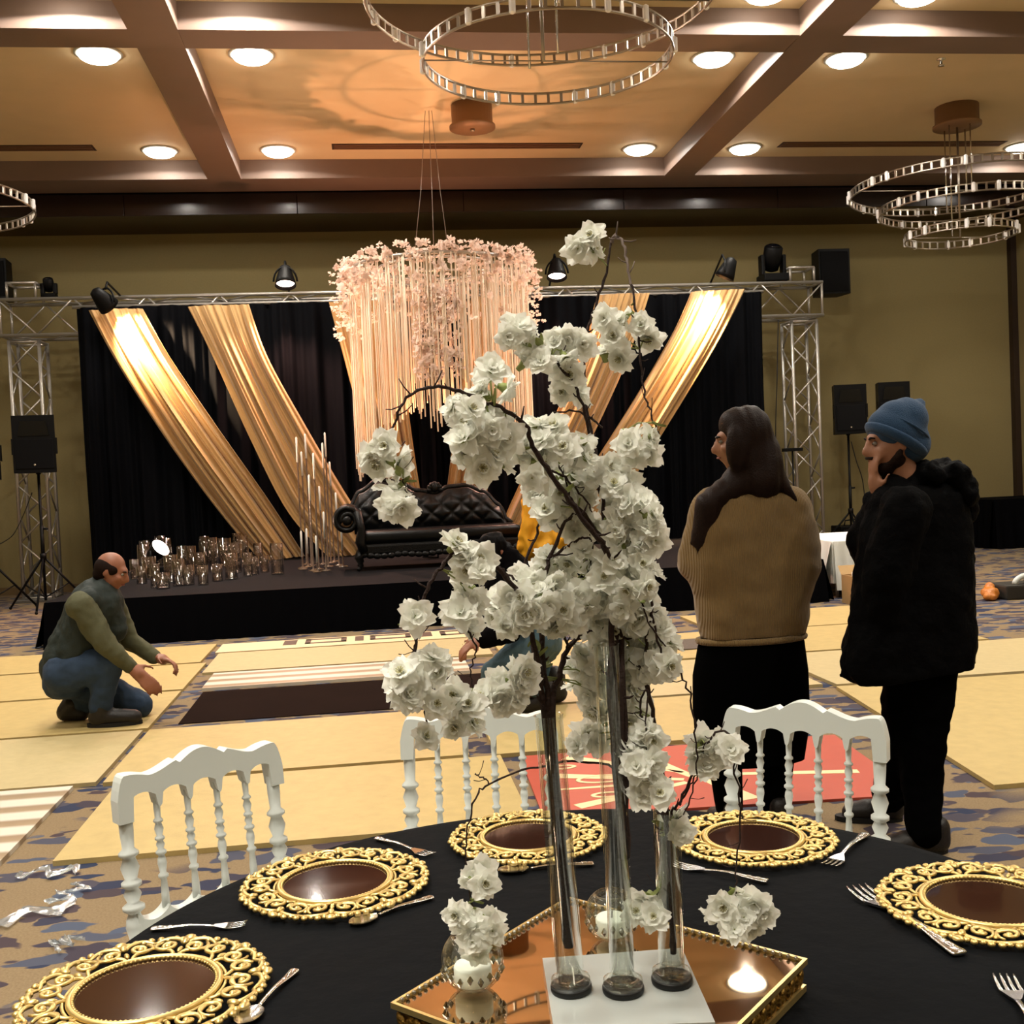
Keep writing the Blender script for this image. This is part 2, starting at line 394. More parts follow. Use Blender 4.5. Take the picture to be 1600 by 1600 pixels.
def chandelier(loc, rings, label):
    t = thing('ring_chandelier', label, 'chandelier', loc, 'crystal ring chandeliers')
    MB().lathe([(.27, 0), (.27, -.22), (.30, -.23), (.30, -.26), (.05, -.265)], 32).build('canopy', CANOPY, t, True)
    zmin = min(r[1] for r in rings) - loc[2]
    for q in range(4):
        a = PI/2*q + .5
        MB().tube([(.18*math.cos(a), .18*math.sin(a), -.25), (.18*math.cos(a), .18*math.sin(a), rings[q % len(rings)][1] - loc[2] - .04)], .009, 6).build('suspension_rod', CHROME, t, True)
    MB().tube([(0, 0, -.25), (0, 0, zmin - .04)], .014, 8).build('power_cable', BRONZE, t, True)
    for (R, z, nc, ox, oy) in rings: ring_parts(t, R, z - loc[2], nc, ox, oy)
    return t
chandelier((1.5, 8.45, ZC), [(1.36, 5.22, 14, 0, 0), (.97, 4.74, 12, .03, 0)], 'large two-ring crystal chandelier hanging at the top centre')
chandelier((7.76, 13.35, ZC), [(1.36, 4.97, 18, 0, 0), (1.04, 4.72, 14, .05, 0), (.68, 4.36, 11, .0, 0)], 'three-tier crystal ring chandelier hanging at the right')
chandelier((-5.06, 13.2, ZC), [(1.36, 4.86, 18, 0, 0), (1.0, 4.62, 14, -.3, 0)], 'crystal ring chandelier cut by the left edge of the picture')
t = thing('ceiling_canopy', 'bare round canopy left on the ceiling above the blossom chandelier', 'canopy', (1.45, 13.3, ZC))
MB().lathe([(.25, 0), (.25, -.24), (.28, -.25), (.28, -.28), (.05, -.285)], 32).build('cover', CANOPY, t, True)
MB().lathe([(.03, -.285), (.03, -.31), (.012, -.315)], 12).build('cable_gland', BRONZE, t, True)

# ================================================================== BOARDS ON THE FLOOR
def striped_mat():
    M = mat('white_striped_vinyl', '#ece6da', .4)
    nt, N, L, b = nodes_of(M); tc = N.new('ShaderNodeTexCoord'); sx = N.new('ShaderNodeSeparateXYZ'); L.new(tc.outputs['Object'], sx.inputs[0])
    mm = N.new('ShaderNodeMath'); mm.operation = 'MULTIPLY'; mm.inputs[1].default_value = 4.4; L.new(sx.outputs['Y'], mm.inputs[0])
    fr = N.new('ShaderNodeMath'); fr.operation = 'FRACT'; L.new(mm.outputs[0], fr.inputs[0])
    cr = N.new('ShaderNodeValToRGB'); e = cr.color_ramp.elements; e[0].color = lin('#947f66'); e[1].color = lin('#947f66')
    a = e.new(.15); a.color = lin('#d2ccbe'); a = e.new(.55); a.color = lin('#d2ccbe'); a = e.new(.7); a.color = lin('#a08b70')
    L.new(fr.outputs[0], cr.inputs[0]); L.new(cr.outputs[0], b.inputs['Base Color']); return M
STRIPE = striped_mat()
def board(q, lab, m_=None, th=.022, z0=0, name='floor_board', cat='board', group='boards laid on the carpet'):
    c = Vector((sum(p[0] for p in q)/4, sum(p[1] for p in q)/4, z0))
    mb = MB().hexa([(x, y, z0) for x, y in q] + [(x, y, z0 + th) for x, y in q])
    o = mb.build(name, m_ or WOOD)
    me = o.data
    for v in me.vertices: v.co -= c
    o.location = c
    return tag(o, lab, cat, group)
def rect(x0, x1, y0, y1, sk=0): return [(x0, y0), (x1, y0 + sk), (x1, y1 + sk), (x0, y1)]
board(rect(-3.95, -1.56, 4.62, 5.72), 'white striped board lying at the left edge', STRIPE, group='striped boards')
board(rect(-1.34, .62, 4.56, 5.68), 'yellow board directly behind the left white chair')
board(rect(-3.95, -1.46, 5.76, 6.93), 'yellow board in front of the kneeling man at the left edge', WOOD2)
board(rect(-1.42, .46, 5.74, 6.93), 'yellow board in front of the dark opening')
board(rect(.60, 2.36, 5.70, 6.80), 'yellow board behind the red printed sheet')
board(rect(-3.95, -1.44, 6.98, 8.20), 'yellow board under the kneeling man')
board(rect(.86, 2.92, 6.86, 8.06), 'yellow board under the crouching person at the middle', WOOD2)
board(rect(-3.95, -1.44, 8.26, 9.44), 'yellow board beyond the kneeling man')
board(rect(-1.40, .95, 8.94, 9.92), 'pale board beyond the white striped strip', WOOD2)
board(rect(1.02, 2.90, 8.14, 9.40), 'pale board left of the woman in the middle distance')
board(rect(-1.30, .70, 8.24, 8.88), 'white striped strip beside the dark opening', STRIPE, group='striped boards')
board(rect(-1.44, 2.4, 9.98, 10.5), 'pale board with dark printed frames in front of the stage', mat('beige_board', '#d8c39a', .6), name='printed_board')
pb = bpy.context.scene.objects['printed_board']
BR = mat('brown_print', '#4a3a30', .6)
for i, (u0, u1) in enumerate(((-.86, -.74), (-.66, -.28), (-.20, -.12), (-.06, .32), (.38, .52), (.6, .95), (1.02, 1.12))):
    a, b = u0, u1; y0, y1 = 10.17, 10.45
    f = MB()
    if b - a > .2:
        for (p, q, r, s_) in ((a, b, y0, y0+.06), (a, b, y1-.06, y1), (a, a+.05, y0, y1), (b-.05, b, y0, y1)): f.box((p, r, .0215), (q, s_, .0245))
    else: f.box((a, y0, .0215), (b, y1, .0245))
    f.build('printed_frame', BR, pb)
board(rect(-3.95, -1.50, 9.5, 10.55), 'yellow board at the far left in front of the stage')
board([(2.70, 4.50), (5.3, 4.48), (5.35, 6.72), (2.97, 6.76)], 'large yellow board right of the man in black')
board(rect(3.0, 6.4, 6.82, 8.04), 'long yellow board behind the man in black', WOOD2)
board(rect(3.0, 4.85, 8.10, 9.3), 'yellow board between the woman and the man in black')
board(rect(3.0, 4.85, 9.34, 10.48), 'yellow board in front of the right stage corner')
board(rect(-1.28, .78, 7.12, 8.18), 'dark brown sheet standing in for the shaded opening between the boards', mat('shaded_opening_brown', '#1a0f0b', .95, spec=.05, noise_amt=.3, noise_scale=3), th=.006, name='opening_shade', cat='sheet', group=None)  # shade over the bare carpet in the opening, put into a dark colour
board(rect(2.42, 2.9, 8.5, 9.0), 'small grey slab standing in for a carpet gap left of the woman', mat('carpet_gap_grey', '#5a5048', .9, noise_amt=.2, noise_scale=30), z0=.023, th=.008, name='mat', cat='mat', group=None)  # thin grey slab in place of a dark gap of carpet between boards
# red printed sheet
rs = board([(.68, 4.62), (2.34, 4.50), (2.44, 5.60), (.72, 5.66)], 'red sheet printed with cream rays behind the white chairs', mat('red_print', '#ad4a36', .5, noise_amt=.06, noise_scale=10), th=.012, name='printed_sheet', cat='sheet', group=None)
CR = mat('cream_print', '#f0cfa0', .5)
def stripe(a, b, wa, wb):
    a = Vector((*a, 0)); b = Vector((*b, 0)); d = (b - a).normalized(); nrm = Vector((-d.y, d.x, 0))
    q = [a - nrm*wa, b - nrm*wb, b + nrm*wb, a + nrm*wa]
    MB().hexa([(p.x, p.y, .0115) for p in q] + [(p.x, p.y, .0135) for p in q]).build('printed_ray', CR, rs)
for a, b, wa, wb in (((1.48, 5.02), (1.30, 5.55), .02, .05), ((1.52, 5.0), (1.62, 4.62), .03, .045), ((1.55, 5.05), (2.25, 4.9), .02, .03), ((1.55, 5.1), (2.1, 5.45), .02, .05), ((1.42, 5.0), (.8, 5.25), .02, .04), ((1.42, 4.95), (.85, 4.72), .02, .035), ((1.5, 5.1), (1.95, 5.56), .012, .03), ((.80, 5.0), (1.35, 4.98), .012, .02), ((1.45, 5.12), (.95, 5.56), .012, .04)):
    stripe(a, b, wa, wb)
for c, r in (((1.05, 5.12), .12), ((1.02, 4.86), .07), ((.9, 5.38), .06)):
    MB().tube([(c[0] + r*math.cos(2*PI*i/24), c[1] + .5*r*math.sin(2*PI*i/24), .013) for i in range(24)], .014, 6, closed=True, flat=.15).build('printed_ring', CR, rs)

# ================================================================== STAGE AND BACKDROP
ST = .45; SX0, SX1, SY0 = -3.2, 4.78, 11.1; YBK = 15.9
t = thing('stage', 'low black stage platform with dark carpet top and black skirt', 'stage', ((SX0+SX1)/2, SY0, 0))
MB().box((SX0, SY0 + .01, ST - .06), (SX1, YBK - .2, ST)).build('deck', STAGETOP, t)
def skirt(p0, p1, out):
    n = int((Vector(p1) - Vector(p0)).length / .05); vs_ = []; fs = []
    out = Vector(out)
    for j, (z, fl) in enumerate(((ST - .002, 0), (ST*.5, .06), (0.004, .12))):
        for i in range(n+1):
            b = Vector(p0).lerp(Vector(p1), i/n); wv = .018 * math.sin(i*1.9 + .6*math.sin(i*.37)) * (j/2)
            q = b + out * (fl + wv); vs_.append((q.x, q.y, z))
    for j in range(2):
        for i in range(n): a = j*(n+1)+i; fs.append((a, a+1, a+n+2, a+n+1))
    MB().add(vs_, fs, True).build('skirt', SKIRT, t)
skirt((SX0, SY0, 0), (SX1, SY0, 0), (0, -.9, 0)); skirt((SX0, YBK - .2, 0), (SX0, SY0, 0), (-.9, 0, 0)); skirt((SX1, SY0, 0), (SX1, YBK - .2, 0), (.9, 0, 0))
# black curtain with pleats
CX0, CX1 = P(120, 485, YBK).x, P(1186, 455, YBK).x
ZT = P(650, 470, YBK).z
def fold(x): return .055 * math.sin(x*19 + 1.6*math.sin(x*3.1)) + .03 * math.sin(x*41 + 2*math.sin(x*5.3)) + .02*math.sin(x*7.7)
t = thing('backdrop_curtain', 'wide pleated black curtain behind the stage', 'curtain', ((CX0+CX1)/2, YBK, 0))
np_ = 6
for q in range(np_):
    xa = CX0 + (CX1-CX0)*q/np_; xb = CX0 + (CX1-CX0)*(q+1)/np_ + .012; n = 110; vs_ = []; fs = []
    zb = .012
    for j in range(9):
        z = ZT + (zb - ZT)*j/8
        for i in range(n+1):
            xx = xa + (xb-xa)*i/n
            vs_.append((xx + (.02*j/8*math.sin(xx*9)), YBK - .08 + fold(xx)*(.55 + .45*j/8) + .02*math.sin(xx*3 + j), z))
    for j in range(8):
        for i in range(n): a = j*(n+1)+i; fs.append((a, a+1, a+n+2, a+n+1))
    MB().add(vs_, fs, True).build('curtain_panel', VELVET, t)
MB().tube([(CX0 - .05, YBK - .03, ZT + .015), (CX1 + .05, YBK - .03, ZT + .015)], .024, 10).build('curtain_rail', ALU, t)

# gold drapes
def drape(L, R, lab, Y=15.62, seed=0, sheen=None):
    rnd = random.Random(seed); ns, ntt = 46, 90
    Lc = spline([P(x, y, Y) for x, y in L], ns); Rc = spline([P(x, y, Y) for x, y in R], ns)
    ph = [rnd.uniform(0, 6) for _ in range(6)]; vs_ = []; fs = []
    for i in range(ns):
        s_ = i/(ns-1)
        for j in range(ntt+1):
            u = j/ntt
            wv = .045*math.sin(u*30 + ph[0] + 1.4*math.sin(s_*2.2 + ph[1])) + .028*math.sin(u*58 + ph[2] + s_*2) + .014*math.sin(u*97 + ph[3] + s_*3) + .05*math.sin(u*9 + ph[4] + s_*1.5)
            env = .35 + .65*min(1, s_*3)
            uu = u + .012*math.sin(u*43 + ph[5])*min(u, 1-u)*4
            p = Lc[i].lerp(Rc[i], uu); wd = (Rc[i]-Lc[i]).length
            p = p + Vector((0, -1, 0)) * (wv * env * min(1, wd/.5) + .06 + .12*math.sin(PI*s_) + .05*math.sin(PI*u))
            p.z = max(p.z, ST + .008)
            vs_.append(p)
    for i in range(ns-1):
        for j in range(ntt): a = i*(ntt+1)+j; fs.append((a, a+1, a+ntt+2, a+ntt+1))
    c = Lc[0].lerp(Rc[0], .5)
    o = MB().add(vs_, fs, True).build('drape', GOLDCLOTH)
    for v in o.data.vertices: v.co -= c
    o.location = c
    return tag(o, lab, 'drape', 'gold drapes on the backdrop')
drape([(140, 486), (190, 575), (265, 690), (345, 800), (408, 876)], [(224, 483), (268, 560), (345, 672), (420, 778), (478, 868)], 'outermost gold drape at the left, brightly lit at its top', seed=1)
drape([(294, 480), (335, 560), (395, 690), (452, 800), (515, 871)], [(390, 477), (420, 560), (478, 665), (540, 770), (600, 862)], 'second gold drape from the left, sweeping down behind the candle sticks', seed=2)
drape([(514, 473), (540, 570), (566, 670), (590, 770), (612, 860)], [(612, 470), (628, 560), (640, 660), (655, 760), (675, 860)], 'gold drape left of centre, running down behind the sofa', seed=3)
drape([(735, 466), (722, 560), (708, 670), (696, 768), (684, 860)], [(806, 464), (795, 560), (778, 670), (760, 768), (748, 860)], 'gold drape right of centre, running down behind the sofa', seed=4)
drape([(932, 462), (905, 550), (862, 655), (806, 765), (768, 856)], [(1013, 459), (976, 560), (926, 670), (872, 775), (838, 850)], 'second gold drape from the right, half hidden behind the white blossoms', seed=5)
drape([(1078, 457), (1048, 520), (990, 620), (915, 740), (850, 845)], [(1162, 453), (1118, 535), (1055, 640), (990, 745), (925, 845)], 'outermost gold drape at the right, brightly lit orange', seed=6)

# ---- truss
def box_truss(name, lab, loc, L, size, horizontal=False):
    t = thing(name, lab, 'truss', loc, 'aluminium box trusses')
    if horizontal: t.rotation_euler = (0, PI/2, 0)
    h = size/2; base = None; cbase = None
    for sx in (-h, h):
        for sy in (-h, h):
            if cbase is None: cbase = MB().tube([(0, 0, 0), (0, 0, L)], .026, 8).build('chord', ALU, t, True); o = cbase
            else: o = link('chord', cbase.data, None, t)
            o.location = (sx, sy, 0)
    step = size * 1.02; n = max(2, int(round(L / step))); step = L / n
    dl = math.hypot(step, size); d0 = None; c0 = None
    for face in range(4):
        for i in range(n):
            up = i % 2 == 0
            a, b = (-h, h) if up else (h, -h)
            z0, z1 = i*step, (i+1)*step
            if face == 0: p, q = (a, -h, z0), (b, -h, z1)
            elif face == 1: p, q = (h, a, z0), (h, b, z1)
            elif face == 2: p, q = (b, h, z0), (a, h, z1)
            else: p, q = (-h, b, z0), (-h, a, z1)
            p = Vector(p); q = Vector(q)
            if d0 is None: d0 = MB().tube([(0, 0, -dl/2), (0, 0, dl/2)], .013, 6).build('brace', ALU, t, True); o = d0
            else: o = link('brace', d0.data, None, t)
            o.location = (p+q)/2; o.rotation_euler = (q-p).to_track_quat('Z', 'Y').to_euler()
    for z in (0, L):
        for k in range(4):
            a = [(-h, -h), (h, -h), (h, h), (-h, h)][k]; b = [(h, -h), (h, h), (-h, h), (-h, -h)][k]
            MB().tube([(*a, z + (.02 if z == 0 else -.02)), (*b, z + (.02 if z == 0 else -.02))], .02, 6).build('end_bar', ALU, t, True)
    return t
YT = YBK + .32
tl = P(42, 500, YT); tr = P(1248, 500, YT)
zb_ = P(42, 530, YT).z; zt_ = P(42, 470, YT).z
TOWER = {}
TOWER['left'] = box_truss('truss_tower', 'left aluminium truss tower behind the loudspeaker', (tl.x, YT, .04), zb_ - .08, .4)
TOWER['right'] = box_truss('truss_tower', 'right aluminium truss tower beside the woman', (tr.x, YT, .04), zb_ - .08, .4)
box_truss('cross_truss', 'long aluminium cross truss carrying the black curtain', (tl.x - .3, YT, (zb_+zt_)/2), tr.x - tl.x + .6, zt_ - zb_ - .04, True)
for c, s_ in ((tl, 'left'), (tr, 'right')):
    MB().bbox((c.x - .3, YT - .3, 0), (c.x + .3, YT + .3, .045), .008).build('base_plate', mat('steel_plate', '#6f6c68', .5, .8), TOWER[s_])
    h = thing('top_frame', 'short aluminium frame on top of the %s truss tower' % s_, 'truss', (c.x, YT, zt_), 'truss top frames')
    for a in (-.19, .19):
        for b in (-.19, .19): MB().tube([(c.x + a, YT + b, zt_), (c.x + a, YT + b, zt_ + .22)], .02, 6).build('post', ALU, h)
    for a, b in (((-.19, -.19), (.19, -.19)), ((.19, -.19), (.19, .19)), ((.19, .19), (-.19, .19)), ((-.19, .19), (-.19, -.19))):
        MB().tube([(c.x + a[0], YT + a[1], zt_ + .22), (c.x + b[0], YT + b[1], zt_ + .22)], .02, 6).build('rail', ALU, h)

# ---- spot lamps on the truss
def par_can(pos, aim, lab, watts, size, col, beam=True, blend=.5):
    pos = Vector(pos); t = thing('spot_lamp', lab, 'spotlight', pos, 'spot lamps on the truss')
    d = (Vector(aim) - pos).normalized(); q = d.to_track_quat('Z', 'Y').to_matrix()
    MB().lathe([(.02, -.25), (.075, -.22), (.10, -.13), (.135, 0), (.145, .06), (.135, .06), (.12, .0)], 24, (0, 0, 0), q).build('can', BLACKPL, t, True)
    MB().lathe([(.125, .012), (.11, .02), (.02, .024)], 24, (0, 0, 0), q).build('lens', PARGLOW, t, True)
    side = d.cross(Vector((0, 0, 1))).normalized()
    arc = [side * (.16*math.cos(a)) + Vector((0, 0, 1)) * (.2*math.sin(a)) for a in [PI*i/12 for i in range(13)]]
    MB().tube([tuple(p) for p in arc], .014, 6).build('yoke', BLACKPL, t, True)
    MB().tube([(0, 0, .19), (0, .12, .30), (0, YT - pos.y - zt_*0 - .2, .02 + zt_ - pos.z - .02)], .016, 6).build('clamp_arm', BLACKPL, t, True)
    spot('spot_beam', pos + d*.09, aim, watts, size, blend, col, parent=t, radius=.05)
    return t
par_can(P(446, 440, 15.35), P(452, 640, 14.7), 'spot lamp glowing above the left half of the curtain', PAR_W*1.1, 120, (1, .50, .36))
par_can(P(870, 428, 15.35), P(876, 640, 14.7), 'spot lamp glowing above the curtain beside the blossom chandelier', PAR_W*1.1, 120, (1, .50, .36))
par_can(P(1134, 428, 15.3), P(1094, 520, 15.45), 'spot lamp at the right aimed at the outer gold drape', PAR_W*4.5, 70, (1, .62, .30), blend=1)
par_can(P(166, 474, 15.1), P(232, 545, 15.62), 'dark-bodied spot lamp at the left aimed at the outer gold drape', PAR_W*4.5, 70, (1, .66, .36), blend=1)

# ---- stage up-lights
def floor_lamp(pos, aim, lab, watts, size, col):
    pos = Vector(pos); t = thing('stage_lamp', lab, 'spotlight', pos, 'stage floor lamps')
    h = Vector((0, 0, .20)); d = (Vector(aim) - (pos + h)).normalized(); q = d.to_track_quat('Z', 'Y').to_matrix()
    MB().lathe([(.02, -.16), (.08, -.14), (.11, 0), (.125, .05), (.115, .05), (.105, 0)], 24, h, q).build('can', BLACKPL, t, True)
    MB().lathe([(.118, .045), (.09, .056), (.02, .06)], 24, h, q).build('lens', PARGLOW, t, True)
    s_ = d.cross(Vector((0, 0, 1))).normalized()
    MB().tube([h + s_*.14, Vector((0, 0, .02)) + s_*.14, Vector((0, 0, .02)) - s_*.14, h - s_*.14], .014, 6).build('bracket', BLACKPL, t, True)
    spot('lamp_beam', pos + h + d*.07, aim, watts, size, .8, col, parent=t, radius=.08)
FCX, FCY, FCZ, FR = .95, 13.3, 4.02, 1.06
lp = PZ(250, 900, ST); lp.z = ST
floor_lamp(lp + Vector((0, 0, .12)), (FCX - .7, FCY - 1.4, 3.4), 'bright stage lamp glowing behind the glass vases', UP_W*1.3, 80, (1, .60, .40))
floor_lamp((4.42, 13.6, ST), (FCX + .7, FCY - .6, 3.4), 'assumed stage lamp at the right end of the stage hidden behind the tan sweater', UP_W*1.1, 70, (1, .60, .40))  # unseen lamp, added to account for the orange light on the hanging flowers
tag(MB().bbox((lp.x - .16, lp.y - .13, ST), (lp.x + .16, lp.y + .13, ST + .118), .01).build('lamp_riser', BLACKPL), 'small black block under the bright stage lamp', 'block')
floor_lamp((FCX - .2, 14.2, ST), (FCX - .55, 13.9, 6), 'assumed stage lamp hidden behind the black sofa pointing up', UP_W*1.2, 78, (1, .43, .22))  # unseen up-light, added to account for the orange glow on the ceiling

# ---- blossoms
def petal(mb, ang, tilt, L, W, cup, notch, z0=0, rnd=random):
    nu, nv = 5, 6; R = Matrix.Rotation(ang, 3, 'Z'); vs_ = []
    for i in range(nu+1):
        s_ = i/nu; wd = W * math.sin(PI*min(1, .14 + .66*s_**.9))**.8
        for j in range(nv+1):
            u = j/nv*2 - 1
            ll = L*s_*(1 - .30*u*u*s_) - (notch*L*max(0, 1-2.5*abs(u))*.35 if i == nu else 0)
            x = ll*math.cos(tilt); z = ll*math.sin(tilt) + cup*(s_**2)*L + .16*W*u*u + .08*L*math.sin(5*u + ang*3)*s_*s_
            vs_.append(R @ Vector((x, u*wd/2, z)) + Vector((0, 0, z0)))
    fs = [(i*(nv+1)+j, i*(nv+1)+j+1, (i+1)*(nv+1)+j+1, (i+1)*(nv+1)+j) for i in range(nu) for j in range(nv)]
    mb.add(vs_, fs, True)
def blossom_mesh(seed, R=.023):
    rnd = random.Random(seed); mb = MB()
    for k in range(6): petal(mb, 2*PI*k/6 + rnd.uniform(-.14, .14), rnd.uniform(-.12, .34), R*rnd.uniform(.92, 1.14), R*rnd.uniform(.82, .98), rnd.uniform(-.22, .14), .40)
    for k in range(5): petal(mb, 2*PI*(k+.5)/5 + rnd.uniform(-.25, .25), rnd.uniform(.30, .70), R*rnd.uniform(.66, .84), R*rnd.uniform(.70, .85), rnd.uniform(-.2, .1), .40, .0012)
    for k in range(4): petal(mb, 2*PI*k/4 + rnd.uniform(-.3, .3), rnd.uniform(.75, 1.15), R*rnd.uniform(.40, .55), R*.48, rnd.uniform(-.1, .2), .3, .0018)
    me = bpy.data.meshes.new('blossom'); me.from_pydata([tuple(v) for v in mb.v], [], mb.f); me.update()
    for p_ in me.polygons: p_.use_smooth = True
    me.materials.append(PETAL); return me
BLS = [blossom_mesh(i) for i in range(6)]
def simple_mesh(name, mb, m_):
    me = bpy.data.meshes.new(name); me.from_pydata([tuple(v) for v in mb.v], [], mb.f); me.update()
    for p_, q in zip(me.polygons, mb.sm): p_.use_smooth = q
    me.materials.append(m_); return me
_c = MB()
for k in range(9):
    a = 2*PI*k/9; _c.tube([(0, 0, .001), (.002*math.cos(a), .002*math.sin(a), .006), (.0042*math.cos(a), .0042*math.sin(a), .0085)], [.0006, .0005, .0009], 4)
CENTER = simple_mesh('stamens', _c, STAMEN)
_c = MB().lathe([(.0035, -.012), (.005, -.004), (.007, .001), (.002, .003)], 8)
CALYX = simple_mesh('calyx', _c, LEAFM)
# ---- blossom chandelier over the stage
t = thing('blossom_chandelier', 'hanging hoop of blush blossoms with long cream string curtain', 'chandelier', (FCX, FCY, FCZ))
n = 64
MB().tube([(FR*math.cos(2*PI*i/n), FR*math.sin(2*PI*i/n), 0) for i in range(n)], .022, 8, closed=True).build('hoop', ALU, t, True)
MB().tube([(.72*math.cos(2*PI*i/n), .72*math.sin(2*PI*i/n), .02) for i in range(n)], .016, 8, closed=True).build('inner_hoop', ALU, t, True)
MB().tube([(-FR, 0, 0), (FR, 0, 0)], .014, 6).tube([(0, -FR, 0), (0, FR, 0)], .014, 6).build('cross_bar', ALU, t, True)
WIRE = mat('hanging_wire', '#9a8f86', .4, .6)
for p in ((-.06, .1), (.3, .5), (-.5, .4)): MB().tube([(p[0]*.6, p[1]*.4, .0), (p[0]*.3, p[1]*.2 + .1, 1.0), (p[0]*.1, .2, ZC - FCZ)], .004, 5).build('wire', WIRE, t, True)
STRING = mat('cream_string', '#efdcc4', .6)
sb = simple_mesh('string', MB().tube([(0, 0, 0), (0, 0, -1)], .008, 5), STRING)
rs_ = random.Random(3)
for i in range(250):
    inner = i % 5 == 0
    a = rs_.uniform(0, 2*PI); R = (.72 if inner else FR) + rs_.uniform(-.03, .03)
    x, y = R*math.cos(a), R*math.sin(a); ax = abs(x)/FR
    L = (1.62 + .85*max(0, ax-.35)/.65) * rs_.uniform(.88, 1.04)
    if ax < .35 and y < 0: L = rs_.uniform(1.35, 2.0)
    o = link('string', sb, None, t); o.location = (x, y, 0); o.scale = (1, 1, L)
bp_ = [m_.copy() for m_ in BLS[:3]]
for m_ in bp_: m_.materials.clear(); m_.materials.append(PETALP)
for i in range(295):
    a = rs_.uniform(0, 2*PI); x0 = math.cos(a)
    if i < 235:
        R = FR + rs_.uniform(-.06, .10); z = .10 - abs(rs_.gauss(0, .24)); z = max(z, -.62)
        if x0 < -.8 or x0 > .85: R += rs_.uniform(0, .10)
        x, y = R*math.cos(a), R*math.sin(a)
    else:
        x = rs_.uniform(-.38, .18); y = -FR + rs_.uniform(-.05, .08); z = rs_.uniform(-1.35, -.4)
        if x < -.1 and rs_.random() < .5: z = rs_.uniform(-1.4, -.95)
    o = link('blossom', bp_[i % 3], None, t); s_ = rs_.uniform(1.8, 2.8); o.scale = (s_, s_, s_); o.location = (x, y, z)
    o.rotation_euler = (rs_.uniform(.9, 2.0), rs_.uniform(-.6, .6), rs_.uniform(0, 6.28))

mass = MB()                       # the countless remaining little blossoms of the wreath
def petal_ball(mb, c, r):
    for k in range(5):
        a = 2*PI*k/5 + rs_.random(); tl = rs_.uniform(-.5, .9)
        d = Vector((math.cos(a)*math.cos(tl), math.sin(a)*math.cos(tl), math.sin(tl))); u = d.orthogonal().normalized(); v = d.cross(u)
        mb.add([c, c + d*r*.6 + u*r*.5, c + d*r + v*r*.15, c + d*r*.6 - u*r*.5], [(0, 1, 2, 3)])
for i in range(900):
    a = rs_.uniform(0, 2*PI); R = FR + rs_.uniform(-.10, .12); z = .14 - abs(rs_.gauss(0, .26)); z = max(z, -.75)
    if i > 740:
        R = FR; a = -PI/2 + rs_.uniform(-.36, .16); z = rs_.uniform(-1.4, -.3)
    elif i > 650: a = PI + rs_.gauss(0, .25); R += rs_.uniform(0, .16); z = rs_.uniform(-.8, -.05)
    elif i > 580: a = rs_.gauss(0, .2); R += rs_.uniform(0, .12); z = rs_.uniform(-.75, -.05)
    petal_ball(mass, Vector((R*math.cos(a), R*math.sin(a), z)), rs_.uniform(.035, .06))
tag(mass.build('blossom_mass', PETALP, t, True), kind='stuff')
